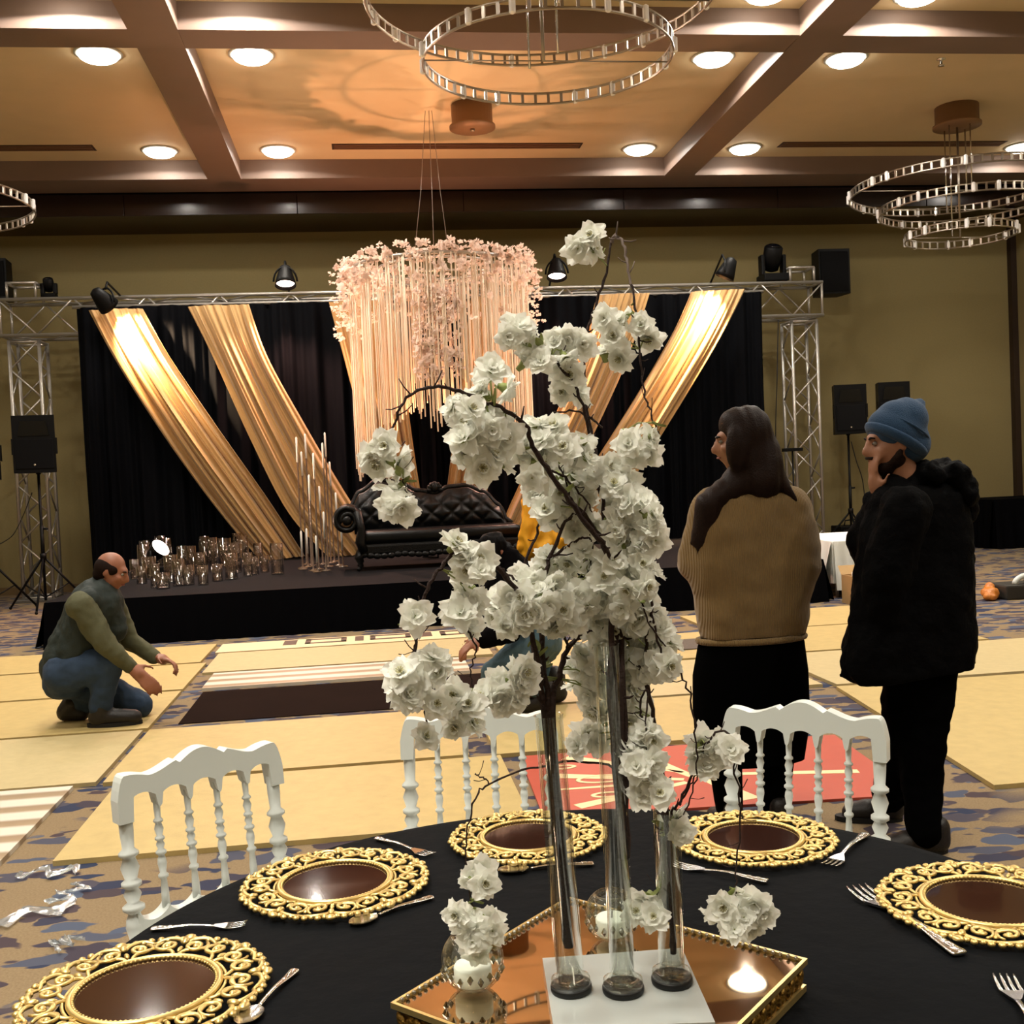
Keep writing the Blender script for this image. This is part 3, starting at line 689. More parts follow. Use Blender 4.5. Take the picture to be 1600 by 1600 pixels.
# ---- black sofa with one scroll arm
def sofa():
    c = P(680, 890, 13.2); c.z = ST
    sc = 1.0
    t = thing('scroll_sofa', 'black leather tufted sofa with a scrolled arm on the stage', 'sofa', c)
    W0, W1 = -1.0, 1.0
    def ztop(x):
        pts = [(-1.0, .72), (-.86, .92), (-.62, 1.05), (-.40, 1.02), (-.15, .90), (.06, .87), (.25, .93), (.45, .94), (.65, .86), (.85, .68), (.93, .5), (1.0, .44)]
        for (a, za), (b, zb) in zip(pts, pts[1:]):
            if a <= x <= b: f = (x-a)/(b-a); f = f*f*(3-2*f); return za + (zb-za)*f
        return .44
    # tufted back
    nx, nz = 100, 30; vs_ = []; fs = []
    for side in (0, 1):
        for j in range(nz+1):
            for i in range(nx+1):
                x = -.95 + 1.88*i/nx; zt = ztop(x); z = .40 + (zt-.02-.40)*j/nz
                lean = .30 + .16*(z-.4)
                if side == 0:
                    u = x/.125; v = (z-.4)/.11
                    a = abs(math.sin(PI*(u+v)/2)); b = abs(math.sin(PI*(u-v)/2))
                    tuft = .045*(min(a, b)**.5)
                    y = lean - .06 - tuft*min(1, 3*j/nz)*min(1, 4*(1-j/nz)) - .05*math.sin(PI*min(1, j/nz))
                else: y = lean + .06
                vs_.append(c + Vector((x, y, z)))
    N1 = (nx+1)*(nz+1)
    for j in range(nz):
        for i in range(nx):
            a = j*(nx+1)+i; fs.append((a, a+1, a+nx+2, a+nx+1)); fs.append((N1+a, N1+a+nx+1, N1+a+nx+2, N1+a+1))
    for i in range(nx): a = nz*(nx+1)+i; fs.append((a, a+1, N1+a+1, N1+a)); fs.append((i, N1+i, N1+i+1, i+1))
    for j in range(nz):
        a = j*(nx+1); b = a+nx; fs.append((a, a+nx+1, N1+a+nx+1, N1+a)); fs.append((b, N1+b, N1+b+nx+1, b+nx+1))
    bk = MB().add(vs_, fs, True).build('backrest', LEATHER, t)
    btn = simple_mesh('button', MB().ell((0, 0, 0), (.016, .01, .016), 8, 6), LEATHER)
    for r in range(3):
        for k in range(14):
            x = -.82 + .125*k + (.0625 if r % 2 else 0); z = .57 + .11*r
            if z < ztop(x) - .09:
                o = link('button', btn, None, bk); o.location = (x, .30 + .16*(z-.4) - .085, z)
    MB().tube([c + Vector((x, .31 + .16*(ztop(x)-.4), ztop(x))) for x in [-1.0 + 2.0*i/50 for i in range(51)]], .036, 8).build('top_rail', CARVED, t)
    orn = MB()
    for k in range(7):
        a = PI*k/6; orn.ell(c + Vector((.06 + .07*math.cos(a), .36, .90 + .075*math.sin(a))), (.035, .03, .035), 8, 6)
    orn.ell(c + Vector((.06, .35, .93)), (.05, .035, .06), 10, 8); orn.build('crest', CARVED, t)
    MB().bbox(c + Vector((-.86, -.40, .30)), c + Vector((1.02, .30, .46)), .055).build('seat_cushion', LEATHER, t, shade=True)
    MB().bbox(c + Vector((-.90, -.42, .18)), c + Vector((1.03, .34, .31)), .03).build('seat_frame', CARVED, t)
    ap = MB()
    for i in range(24):
        x = -.85 + 1.85*i/23; ap.ell(c + Vector((x, -.42, .185 - .02*abs(math.sin(i*.55)))), (.05, .02, .035), 8, 6)
    ap.build('carved_apron', CARVED, t)
    # scroll arm, left
    arm = MB(); path = []
    for i in range(30):
        a = PI*.5 + i/29*PI*2.6; r = .15*(1 - .62*i/29); path.append(Vector((-1.02 + r*math.cos(a), 0, .60 + r*math.sin(a))))
    body = [Vector((-.86, 0, .34)), Vector((-.86, 0, .5)), Vector((-.88, 0, .64)), Vector((-.94, 0, .73))]
    am = MB()
    for y in [-.40 + .66*i/11 for i in range(12)]: pass
    prof = body + path
    for k in range(len(prof)-1):
        a, b = prof[k], prof[k+1]; d = (b-a); nrm = Vector((-d.z, 0, d.x)).normalized()*.035
        am.hexa([c + a - nrm + Vector((0, -.40, 0)), c + a + nrm + Vector((0, -.40, 0)), c + a + nrm + Vector((0, .28, 0)), c + a - nrm + Vector((0, .28, 0)),
                 c + b - nrm + Vector((0, -.40, 0)), c + b + nrm + Vector((0, -.40, 0)), c + b + nrm + Vector((0, .28, 0)), c + b - nrm + Vector((0, .28, 0))])
    fuse('scroll_arm', am, LEATHER, t, .014, 4)
    MB().tube([c + p + Vector((0, -.41, 0)) for p in prof], .03, 8).build('arm_carving', CARVED, t)
    MB().lathe([(.02, -.02), (.06, -.015), (.05, .01), (.02, .02)], 14, c + Vector((-1.02, -.43, .60)), Matrix.Rotation(PI/2, 3, 'X')).build('arm_rosette', CARVED, t)
    MB().tube([c + Vector(p) for p in ((-.90, -.42, .70), (-.86, -.44, .5), (-.88, -.42, .34), (-.84, -.43, .22))], [.05, .045, .06, .05], 8).build('arm_post', CARVED, t)
    for x, y in ((-.86, -.38), (.94, -.38), (-.86, .26), (.94, .26)):
        s_ = -1 if x < 0 else 1
        MB().tube([c + Vector((x, y, .22)), c + Vector((x + s_*.05, y - .02, .15)), c + Vector((x + s_*.02, y, .06)), c + Vector((x + s_*.05, y - .02, .022))], [.06, .05, .03, .022], 8).ell(c + Vector((x + s_*.05, y - .02, .027)), .027, 8, 6).build('leg', CARVED, t)
sofa()

# ---- taper candles on tall glass sticks
CST = mat('smoky_stick', '#8f7a6a', .15, 0, trans=.5)
def candle_stick(loc, h, lab, first=None):
    t = thing('candle_stick', lab, 'candle stick', loc, 'tall candle sticks on the stage')
    MB().lathe([(.055, 0), (.055, .008), (.02, .014), (.011, .03), (.010, h*.5), (.010, h - .02), (.016, h), (.006, h + .005)], 12).build('stick', CST, t, True)
    MB().lathe([(.0125, h - .01), (.012, h + .30), (.004, h + .315)], 10).build('candle', WAX, t, True)
    MB().lathe([(.056, -.0), (.062, .003), (.056, .016), (.05, .0165)], 14).build('foot_glass', GLASS, t, True)
rc = random.Random(11)
tops = [(470, 683, 888), (483, 678, 884), (512, 676, 880), (508, 692, 886), (476, 706, 882), (494, 708, 890), (517, 722, 878), (486, 742, 892), (500, 760, 882), (524, 770, 884), (470, 830, 890), (478, 826, 886), (505, 800, 892), (530, 820, 886), (492, 840, 894)]
for i, (x, yt, yb) in enumerate(tops):
    xb = 466 + (x - 466)*1.05 + 3; b = PZ(xb, yb, ST); b.z = ST; h = P(x, yt, b.y).z - ST - .31
    candle_stick(b, max(.12, h), 'thin white taper candle on a tall stick left of the sofa')

# ---- glass vases on the stage
VG = thin_glass('vase_glass', '#f0eeec', 2.0)
def vase(loc, r, h, lab='clear glass cylinder vase among the vases at the stage left'):
    w_ = .006
    o = MB().lathe([(r*.4, 0), (r, .0), (r, h), (r - w_, h), (r - w_, .02), (r*.4, .018)], 18).build('glass_vase', VG)
    o.location = loc; tag(o, lab, 'vase', 'glass cylinder vases on the stage')
rv = random.Random(5); ncl = 0
spots = [(205, 880, 42), (216, 884, 48), (226, 892, 40), (234, 905, 34), (243, 918, 36), (262, 888, 46), (268, 910, 42), (280, 915, 40), (288, 890, 36), (300, 894, 40), (312, 900, 36), (318, 914, 30), (326, 880, 44), (334, 893, 52), (344, 880, 34), (352, 886, 44), (362, 905, 40), (372, 880, 46), (380, 888, 50), (388, 900, 36), (396, 898, 28), (405, 885, 36), (414, 894, 26), (434, 897, 48), (212, 905, 30), (222, 912, 26), (255, 920, 24), (294, 914, 30), (340, 908, 26), (368, 895, 46), (378, 868, 30)]
for x, yb, hp in spots:
    b = PZ(x, yb, ST); b.z = ST
    if b.y > 15.3: b.y = 15.2 + .1*rv.random()
    if b.x < SX0 + .15: b.x = SX0 + .15 + .2*ncl; ncl += 1
    k = b.y/1700
    vase(b, rv.uniform(7, 10.5)*k, hp*k)
# ---- yellow bundle beside the sofa
yb_ = P(850, 900, 12.2); yb_.z = ST
YEL = mat('yellow_fabric', '#d99a12', .7, noise_amt=.15, noise_scale=14, bump=.3, bump_scale=20)
mb = MB()
mb.caps(yb_ + Vector((0, 0, .22)), yb_ + Vector((.03, 0, .95)), .24, .17).caps(yb_ + Vector((-.16, -.05, .18)), yb_ + Vector((-.08, -.03, .8)), .15, .11).caps(yb_ + Vector((.18, -.06, .18)), yb_ + Vector((.08, 0, .75)), .16, .1)
mb.caps(yb_ + Vector((-.03, 0, .9)), yb_ + Vector((-.03, 0, 1.18)), .13, .07)
yo = fuse('yellow_bundle', mb, YEL, None, .02, 3, lambda p: .022*math.sin(p.x*34 + 5*noise.noise(p*5)) + .02*noise.noise(p*9))
mn = min(v.co.z for v in yo.data.vertices)
for v in yo.data.vertices: v.co.z = max(v.co.z - mn + ST, ST); v.co -= yb_
yo.location = yb_
tag(yo, 'tall bundle of yellow fabric seen through the blossoms beside the sofa', 'fabric')

# ================================================================== LOUDSPEAKERS
def speaker_on_stand(base, ztop, lab_s, lab_t, w_=.42, h=.62, rz=0, zpole=None):
    base = Vector((base[0], base[1], 0)); zs = ztop - h
    t = thing('speaker_stand', lab_t, 'stand', base, 'tripod speaker stands')
    MB().tube([(0, 0, .12), (0, 0, zs)], .018, 10).build('pole', BLACKPL, t, True)
    MB().tube([(0, 0, .62), (0, 0, 1.1)], .024, 10).build('sleeve', BLACKPL, t, True)
    MB().tube([(0, 0, .66), (0, 0, .74)], .04, 10).build('collar', BLACKPL, t, True)
    MB().tube([(.02, 0, 1.06), (.08, 0, 1.06)], .014, 8).build('knob', BLACKPL, t, True)
    for k in range(3):
        a = 2*PI*k/3 + rz + .5; e = Vector((.58*math.cos(a), .58*math.sin(a), .02))
        lg = MB().tube([(0, 0, .70), tuple(e)], .015, 8).build('leg', BLACKPL, t, True)
        MB().ell(tuple(e), .022, 8, 6).build('rubber_foot', BLACKPL, lg, True)
        MB().tube([(0, 0, .16), (e.x*.55, e.y*.55, .02 + .68*.45)], .009, 6).build('brace', BLACKPL, t, True)
    s_ = thing('loudspeaker', lab_s, 'loudspeaker', (base.x, base.y, zs), 'loudspeakers on stands', rz)
    d = .36
    q = [(-w_/2, -d/2), (w_/2, -d/2), (w_/2*.72, d/2), (-w_/2*.72, d/2)]
    MB().prism(q, .0, h).build('cabinet', BLACKPL, s_, True)
    for sx in (-1, 1): MB().hexa([(sx*w_/2 - .012, -d/2 - .008, h*.32), (sx*w_/2 + .012, -d/2 - .008, h*.32), (sx*w_/2 + .012, -d/2 + .06, h*.32), (sx*w_/2 - .012, -d/2 + .06, h*.32), (sx*w_/2 - .012, -d/2 - .008, h*.6), (sx*w_/2 + .012, -d/2 - .008, h*.6), (sx*w_/2 + .012, -d/2 + .06, h*.6), (sx*w_/2 - .012, -d/2 + .06, h*.6)]).build('side_bumper', BLACKPL, s_, True)
    g = MB().bbox((-w_/2 + .03, -d/2 - .014, .05), (w_/2 - .03, -d/2 - .001, h*.58), .006).build('grille', GRILLE, s_, True)
    MB().hexa([(-w_*.36, -d/2 - .012, h*.64), (w_*.36, -d/2 - .012, h*.64), (w_*.36, -d/2 - .001, h*.64), (-w_*.36, -d/2 - .001, h*.64), (-w_*.30, -d/2 - .012, h*.9), (w_*.30, -d/2 - .012, h*.9), (w_*.30, -d/2 - .001, h*.9), (-w_*.30, -d/2 - .001, h*.9)]).build('horn', mat('horn_black', '#050505', .25), s_, True)
    MB().lathe([(.016, 0), (.014, .004), (.002, .005)], 12, (0, -d/2 - .012, .10), Matrix.Rotation(PI/2, 3, 'X')).build('badge', CHROME, g, True)
    MB().tube([(0, 0, -.02), (0, 0, .005)], .03, 10).build('pole_socket', BLACKPL, s_, True)
a = P(57, 690, 14.9); speaker_on_stand((a.x, a.y), P(57, 650, 14.9).z, 'black loudspeaker on a stand in front of the left truss tower', 'tripod stand under the left loudspeaker', .52, .74, .1)
a = P(-30, 690, 15.0); speaker_on_stand((a.x, a.y), P(-30, 662, 15.0).z, 'black loudspeaker barely showing at the left edge', 'tripod stand at the left edge of the picture', .52, .74, .1)
a = P(1324, 640, 16.2); speaker_on_stand((a.x, a.y), P(1324, 602, 16.2).z, 'black loudspeaker on a stand left of the blue hat', 'tripod stand under the loudspeaker left of the man in black', .50, .76, -.15)
a = P(1392, 640, 16.5); speaker_on_stand((a.x, a.y), P(1392, 598, 16.5).z, 'black loudspeaker half hidden behind the blue hat', 'tripod stand hidden behind the man in black', .50, .76, -.15)
def wall_speaker(px0, px1, py0, py1, Y, lab):
    a = P((px0+px1)/2, py1, Y); b = P(px0, py0, Y); c_ = P(px1, py0, Y); w_ = (c_-b).x; h = b.z - a.z
    s_ = thing('wall_loudspeaker', lab, 'loudspeaker', a, 'loudspeakers on the far wall')
    MB().prism([(-w_/2, -.2), (w_/2, -.2), (w_/2*.8, .2), (-w_/2*.8, .2)], 0, h).build('cabinet', BLACKPL, s_, True)
    MB().bbox((-w_/2 + .03, -.215, .04), (w_/2 - .03, -.2, h - .04), .006).build('grille', GRILLE, s_, True)
    MB().box((-.06, .2, h*.4), (.06, YF - Y - .001, h*.55)).build('bracket', BLACKPL, s_, True)
wall_speaker(1273, 1321, 393, 462, 16.9, 'black loudspeaker mounted high beside the right truss tower')
wall_speaker(-22, 19, 408, 470, 16.9, 'black loudspeaker mounted high at the left edge')
def moving_head(pos, lab, s_=1.0, side=False):
    t = thing('moving_head_light', lab, 'stage light', pos, 'moving head stage lights')
    MB().bbox((-.2*s_, -.18*s_, 0), (.2*s_, .18*s_, .12*s_), .02).build('base', BLACKPL, t, True)
    for sx in (-1, 1): MB().bbox((sx*.17*s_ - .03, -.08*s_, .10*s_), (sx*.17*s_ + .03, .08*s_, .42*s_), .02).build('yoke_arm', BLACKPL, t, True)
    MB().lathe([(.06*s_, -.2*s_), (.12*s_, -.17*s_), (.145*s_, 0), (.14*s_, .17*s_), (.11*s_, .20*s_), (.02, .205*s_)], 20, (0, 0, .37*s_), Matrix.Rotation(.5, 3, 'X')).build('head', BLACKPL, t, True)
    MB().lathe([(.10*s_, .203*s_), (.08*s_, .212*s_), (.01, .215*s_)], 20, (0, 0, .37*s_), Matrix.Rotation(.5, 3, 'X')).build('lens', mat('dark_lens', '#101014', .05, spec=.8), t, True)
a = P(1208, 452, YT); moving_head((a.x, YT, zt_ + .03), 'black moving head light on the cross truss at the right', 1.0)
a = P(78, 476, YT); moving_head((a.x, YT, zt_ + .03), 'small black moving head light on the cross truss at the left', .5)
# tray shelf on the right truss (small black stand behind the woman's shoulder)
a = P(1238, 700, 15.7)
t = thing('music_stand', 'small black stand in front of the right truss tower', 'stand', (a.x, a.y, 0))
MB().tube([(0, 0, .03), (0, 0, a.z - .02)], .014, 8).build('pole', BLACKPL, t, True)
MB().bbox((-.15, -.05, a.z - .05), (.15, .05, a.z), .008).build('shelf', BLACKPL, t, True)
for k in range(3): MB().tube([(0, 0, .18), (.25*math.cos(k*2.1), .25*math.sin(k*2.1), .012)], .01, 6).build('leg', BLACKPL, t, True)

# ================================================================== THINGS AROUND THE STAGE
# white cloth covered low table
q = [P(1268, 858, 12.6), P(1352, 872, 11.6)]
t = thing('low_table', 'low table under a white cloth beside the right stage corner', 'table', (5.35, 12.0, 0))
WC = mat('white_cloth', '#dfe4e0', .8, bump=.2, bump_scale=30)
x0, x1, y0, y1, zt = 4.98, 5.85, 11.3, 12.7, .62
MB().bbox((x0, y0, zt - .02), (x1, y1, zt), .008).build('cloth_top', WC, t); MB().box((x0 - .012, y0 - .012, .16), (x1 + .012, y1, zt - .02)).build('cloth_lining', WC, t)
def hang(a, b, out, drop, m_, t, nm='cloth_side'):
    n = 30; vs_ = []; fs = []
    for j in range(5):
        for i in range(n+1):
            p = Vector(a).lerp(Vector(b), i/n) + Vector(out)*(.02 + .05*j/4 + .03*(j/4)*math.sin(i*1.3)); p.z = Vector(a).z - drop*j/4; vs_.append(p)
    for j in range(4):
        for i in range(n): k = j*(n+1)+i; fs.append((k, k+1, k+n+2, k+n+1))
    MB().add(vs_, fs, True).build(nm, m_, t)
hang((x0, y0, zt - .01), (x1, y0, zt - .01), (0, -1, 0), .52, WC, t); hang((x0, y1, zt - .01), (x0, y0, zt - .01), (-1, 0, 0), .3, WC, t); hang((x1, y0, zt - .01), (x1, y1, zt - .01), (1, 0, 0), .5, WC, t)
for x in (x0 + .06, x1 - .06):
    for y in (y0 + .06, y1 - .06): MB().tube([(x, y, 0), (x, y, zt - .02)], .02, 8).build('leg', ALU, t)
# cardboard box
CB = mat('cardboard', '#a9895c', .8, noise_amt=.08, noise_scale=15)
b = PZ(1332, 944, 0); b.x += .16
t = thing('cardboard_box', 'open cardboard box beside the right stage corner', 'box', b)
for a_, c_ in (((-.2, -.16, 0), (.2, -.15, .3)), ((-.2, .15, 0), (.2, .16, .3)), ((-.2, -.15, 0), (-.19, .15, .3)), ((.19, -.15, 0), (.2, .15, .3)), ((-.19, -.15, 0), (.19, .15, .01))):
    MB().box(a_, c_).build('side', CB, t, True)
for s_ in (-1, 1): MB().hexa([(-.2, s_*.16, .295), (.2, s_*.16, .295), (.2, s_*.165, .3), (-.2, s_*.165, .3), (-.2, s_*.24, .38), (.2, s_*.24, .38), (.2, s_*.245, .385), (-.2, s_*.245, .385)]).build('flap', CB, t, True)
MB().bbox((-.12, -.1, .01), (.14, .1, .33), .02).build('paper_wrap', mat('white_paper', '#e6e2d8', .7), t, True)
# black table at the far right
t = thing('covered_table', 'table under a black cloth at the right edge by the wall', 'table', (10.4, 16.1, 0))
x0, x1, y0, y1, zt = P(1552, 775, 15.9).x, 10.95, 15.9, 16.9, .78
MB().bbox((x0, y0, zt - .03), (x1, y1, zt), .01).build('cloth_top', BLACKCLOTH, t); MB().box((x0 + .005, y0 - .012, .01), (x1, y1, zt - .03)).build('cloth_lining', BLACKCLOTH, t)
hang((x0, y0, zt - .01), (x1, y0, zt - .01), (0, -1, 0), .76, BLACKCLOTH, t); hang((x0, y1, zt - .01), (x0, y0, zt - .01), (-1, 0, 0), .76, BLACKCLOTH, t)
for x in (x0 + .1, x1 - .1):
    for y in (y0 + .1, y1 - .1): MB().tube([(x, y, 0), (x, y, zt - .03)], .02, 8).build('leg', ALU, t)
# flight case / amplifier behind the right stand
b = PZ(1352, 872, 0); b.y = 17.1; b.x = P(1338, 850, 17.1).x
t = thing('equipment_case', 'black equipment case at the foot of the right speaker stand', 'case', (b.x, b.y, 0))
MB().bbox((-.35, -.2, 0), (.35, .2, .42), .02).build('body', BLACKPL, t, True)
for z in (.12, .30): MB().bbox((-.3, -.206, z - .06), (.3, -.199, z + .06), .002).build('front_panel', mat('dark_panel', '#222224', .4), t, True)
MB().tube([(-.2, 0, .42), (-.18, 0, .5), (.05, .02, .52), (.2, -.03, .46), (.3, -.1, .425)], .012, 6).build('cable', BLACKPL, t, True)
# bag with tools, far right on the carpet
b = PZ(1580, 934, 0)
t = thing('tool_bag', 'flat dark tool case lying open on the carpet at the right edge', 'case', b)
MB().bbox((-.16, -.18, 0), (.42, .2, .15), .02).build('body', mat('dark_case', '#2a2722', .6), t, True)
MB().tube([(-.02 + .16*(1 - math.cos(a)), -.1, .15 + .09*math.sin(a)) for a in [PI*i/12 for i in range(13)]], .028, 8).build('white_strap', WHITEL, t, True)
MB().lathe([(.11, .0), (.12, .04), (.06, .05), (.02, .03)], 16, (.2, -.12, .15)).build('cable_coil', mat('grey_coil', '#77736c', .5), t, True)
o = fuse('orange_bag', MB().ell((b.x - .26, b.y - .05, .07), (.09, .1, .07)).ell((b.x - .30, b.y - .12, .04), (.07, .06, .045)).ell((b.x - .22, b.y + .03, .1), (.06, .06, .07)), mat('orange_plastic', '#b9702a', .4, bump=.5, bump_scale=40), None, .014, 2, lambda p: .012*noise.noise(p*20))
tag(o, 'crumpled orange bag beside the tool case at the right edge', 'bag')
for v in o.data.vertices: v.co.z = max(v.co.z, .001)
# cables
CAB = mat('black_cable', '#0c0c0c', .5)
def cable(pts, lab, r=.008): tag(MB().tube(spline(pts, 40), r, 6).build('cable', CAB), lab, 'cable')
a = P(1330, 690, 16.1)
cable([a, P(1338, 720, 16.1), P(1348, 752, 16.1), P(1352, 800, 16.1), (P(1345, 850, 16.1).x, 16.1, .5)], 'thin black cable hanging from the right loudspeaker')
cable([P(1216, 500, 15.95), P(1214, 600, 15.95), P(1212, 680, 15.95), P(1216, 760, 15.95)], 'black cable hanging beside the right truss tower')
cable([P(0, 850, 15.6), P(20, 836, 15.6), P(36, 806, 15.6), P(50, 770, 15.1)], 'thin black cable drooping at the left speaker stand', .006)
# clear plastic wrapping on the carpet
PLAS = mat('clear_plastic_film', '#dfe6ea', .15, 0, trans=.82, ior=1.2)
def film(c, L, W_, rz, lab, sd):
    rnd = random.Random(sd); n, k = 16, 6; vs_ = []; fs = []
    R = Matrix.Rotation(rz, 3, 'Z'); zs = []
    for i in range(n+1):
        for j in range(k+1):
            z = .006 + abs(.022*noise.noise(Vector((i*.7 + sd*9, j*.9, 0)))) + .012*rnd.random()
            p = R @ Vector(((i/n - .5)*L, (j/k - .5)*W_*(.6 + .6*abs(noise.noise(Vector((i*.5, sd*3., 1))))) + .04*math.sin(i*.8 + sd), 0)); vs_.append(Vector((p.x, p.y, z)))
    for i in range(n):
        for j in range(k): a = i*(k+1)+j; fs.append((a, a+1, a+k+2, a+k+1))
    o = MB().add(vs_, fs, True).build('plastic_film', PLAS); o.location = (c.x, c.y, 0); tag(o, lab, 'plastic film', 'plastic wrapping on the carpet')
film(PZ(40, 1435, 0), .34, .10, .4, 'crumpled clear plastic film on the carpet at the left edge', 1)
film(PZ(112, 1400, 0), .20, .05, 1.3, 'small strip of clear plastic near the left white chair', 2)
film(PZ(75, 1368, 0), .24, .07, -.2, 'flat clear plastic wrapper below the striped board', 3)
film(PZ(100, 1480, 0), .10, .04, .9, 'tiny scrap of clear plastic on the carpet', 4)

# ================================================================== ROUND TABLE
TC = Vector((.305, 1.55, 0)); TR, TZ = .80, .76
t = thing('round_table', 'round folding table hidden under the black velvet cloth', 'table', TC)
MB().lathe([(TR - .02, TZ - .03), (TR - .015, TZ - .025), (TR - .015, TZ - .004), (TR - .03, TZ - .003)], 64).build('tabletop', mat('plywood', '#8a6a45', .6), t, True)
for k in range(4):
    a = PI/4 + PI/2*k
    MB().tube([(.45*math.cos(a), .45*math.sin(a), 0), (.42*math.cos(a), .42*math.sin(a), TZ - .03)], .016, 8).build('leg', ALU, t, True)
n = 160; vs_ = []; fs = []
prof = [(0.0, 0), (.2, 0), (.4, 0), (.6, 0), (TR - .03, 0), (TR - .008, -.002), (TR, -.012), (TR + .01, -.06), (TR + .03, -.25), (TR + .05, -.5), (TR + .06, -.752)]
for i, (r, dz) in enumerate(prof):
    for j in range(n):
        a = 2*PI*j/n; amp = max(0, -dz)/.75
        rr = r + amp*.045*math.sin(a*19 + 1.3*math.sin(a*3)) + amp*.02*math.sin(a*37)
        x, y = TC.x + rr*math.cos(a), TC.y + rr*math.sin(a)
        z = TZ + dz
        if r < TR - .02: z += .0012*noise.noise(Vector((x*5, y*5, 0))) + (.004*max(0, noise.noise(Vector((x*2.2 + 7, y*9, 3)))) if x > .75 and y < 1.5 else 0)
        vs_.append((x, y, z))
for i in range(len(prof)-1):
    for j in range(n): fs.append((i*n + j, i*n + (j+1) % n, (i+1)*n + (j+1) % n, (i+1)*n + j))
o = MB().add(vs_, fs, True).build('tablecloth', TCLOTH)
for v in o.data.vertices: v.co -= TC
o.location = TC
tag(o, 'black velvet cloth covering the round table in the foreground', 'tablecloth')

# ---- charger plates
def scroll_mesh():
    mb = MB(); N = 10; sec = 2*PI/N
    def pol(r, th): return (r*math.cos(th), r*math.sin(th))
    for s_ in (-1, 1):
        cx, cy = pol(.134, s_*sec*.27)
        pts = []
        for i in range(22):
            f = i/21; a = s_*(2.6 - f*8.2); r = .0045 + .0145*f
            pts.append((cx + r*math.cos(a), cy + r*math.sin(a), .009 + .003*math.sin(f*3)))
        mb.tube(pts, [.0028 + .0012*math.sin(PI*i/21) for i in range(22)], 6, flat=.8)
        mb.ell((cx, cy, .010), (.0055, .0055, .005), 8, 6)
        a0 = pol(.106, s_*sec*.05); a1 = pol(.118, s_*sec*.16); a2 = pol(.128, s_*sec*.46); a3 = pol(.146, s_*sec*.5)
        mb.tube(spline([(*a0, .008), (*a1, .011), (*a2, .011), (*a3, .008)], 10), .0034, 6, flat=.8)
        b0 = pol(.146, s_*sec*.02); b1 = pol(.158, s_*sec*.12); b2 = pol(.163, s_*sec*.32); b3 = pol(.156, s_*sec*.5)
        mb.tube(spline([(*b0, .008), (*b1, .010), (*b2, .010), (*b3, .007)], 12), [.0028, .0036, .004, .0042, .0042, .0044, .0042, .004, .0038, .0036, .0032, .003], 6, flat=.8)
        for k in range(4):
            e = pol(.163 + .004*(k % 2), s_*sec*(.1 + .11*k)); mb.ell((*e, .008), (.0062, .0062, .0045), 7, 5)
    e = pol(.150, 0); mb.ell((*e, .011), (.010, .006, .005), 8, 6)
    e = pol(.168, 0); mb.ell((*e, .009), (.008, .010, .005), 8, 6)
    e = pol(.125, 0); mb.ell((*e, .009), (.009, .004, .004), 8, 6)
    return simple_mesh('scroll_motif', mb, GOLD)
SCR = scroll_mesh()
def ring_mesh():
    mb = MB(); n = 72
    mb.tube([(.1015*math.cos(2*PI*i/n), .1015*math.sin(2*PI*i/n), .009) for i in range(n)], .0048, 8, closed=True)
    mb.tube([(.110*math.cos(2*PI*i/n), .110*math.sin(2*PI*i/n), .007) for i in range(n)], .0026, 6, closed=True)
    for i in range(90): mb.ell((.0965*math.cos(2*PI*i/90), .0965*math.sin(2*PI*i/90), .010), (.0026, .0026, .0026), 5, 4)
    return simple_mesh('beaded_ring', mb, GOLD)
RNG = ring_mesh()
CPL = simple_mesh('centre_plate', MB().lathe([(.101, .002), (.101, .0065), (.096, .0078), (.001, .0078)], 48, smooth=False), PLATEGL)
def charger(c, lab, s_=1.0, rz=0):
    t = thing('charger_plate', lab, 'charger plate', (c.x, c.y, TZ + .002), 'gold charger plates', rz); t.scale = (s_, s_, 1)
    link('centre_plate', CPL, None, t); link('beaded_ring', RNG, None, t)
    for k in range(10):
        o = link('scroll_motif', SCR, None, t); o.rotation_euler = (0, 0, 2*PI*k/10)
charger(PZ(228, 1545, TZ + .01), 'gold openwork charger plate nearest the lower left corner', 1.04, .1)
charger(PZ(524, 1377, TZ + .01), 'gold openwork charger plate reflecting a white lamp', 1.0, .3)
charger(PZ(825, 1306, TZ + .01), 'gold openwork charger plate behind the tall glass tubes', .93, .0)
charger(PZ(1177, 1308, TZ + .01), 'gold openwork charger plate in front of the right white chair', .93, .2)
charger(PZ(1545, 1408, TZ + .01), 'gold openwork charger plate cut by the right edge', 1.02, .15)

# ---- cutlery (local: head towards -X, tail towards +X, length 1)
def fork_meshes():
    h = MB()
    h.tube(spline([(-.16, 0, .018), (-.05, 0, .030), (.12, 0, .036), (.33, 0, .020), (.47, 0, .016), (.5, 0, .014)], 18), [.016, .015, .014, .014, .014, .015, .016, .018, .02, .023, .026, .029, .032, .035, .036, .034, .026, .012], 8, flat=.45)
    for x in (.40, .30): h.ell((x, 0, .03), (.04, .016, .010), 8, 6)
    hd = MB()
    hd.hexa([(-.30, -.055, .006), (-.16, -.018, .012), (-.16, .018, .012), (-.30, .055, .006), (-.30, -.055, .018), (-.16, -.018, .026), (-.16, .018, .026), (-.30, .055, .018)])
    tn = []
    for k in range(4):
        y = -.045 + .03*k; tn.append(MB().tube([(-.29, y, .012), (-.38, y, .014), (-.46, y, .024), (-.5, y, .036)], [.0105, .0095, .0075, .003], 6, flat=.7))
    return h, hd, tn
_h, _hd, _tn = fork_meshes()
FH = simple_mesh('handle', _h, SILVER); FHD = simple_mesh('fork_head', _hd, SILVER); FT = [simple_mesh('tine', q, SILVER) for q in _tn]
_s = MB()
vs_ = []; fs = []
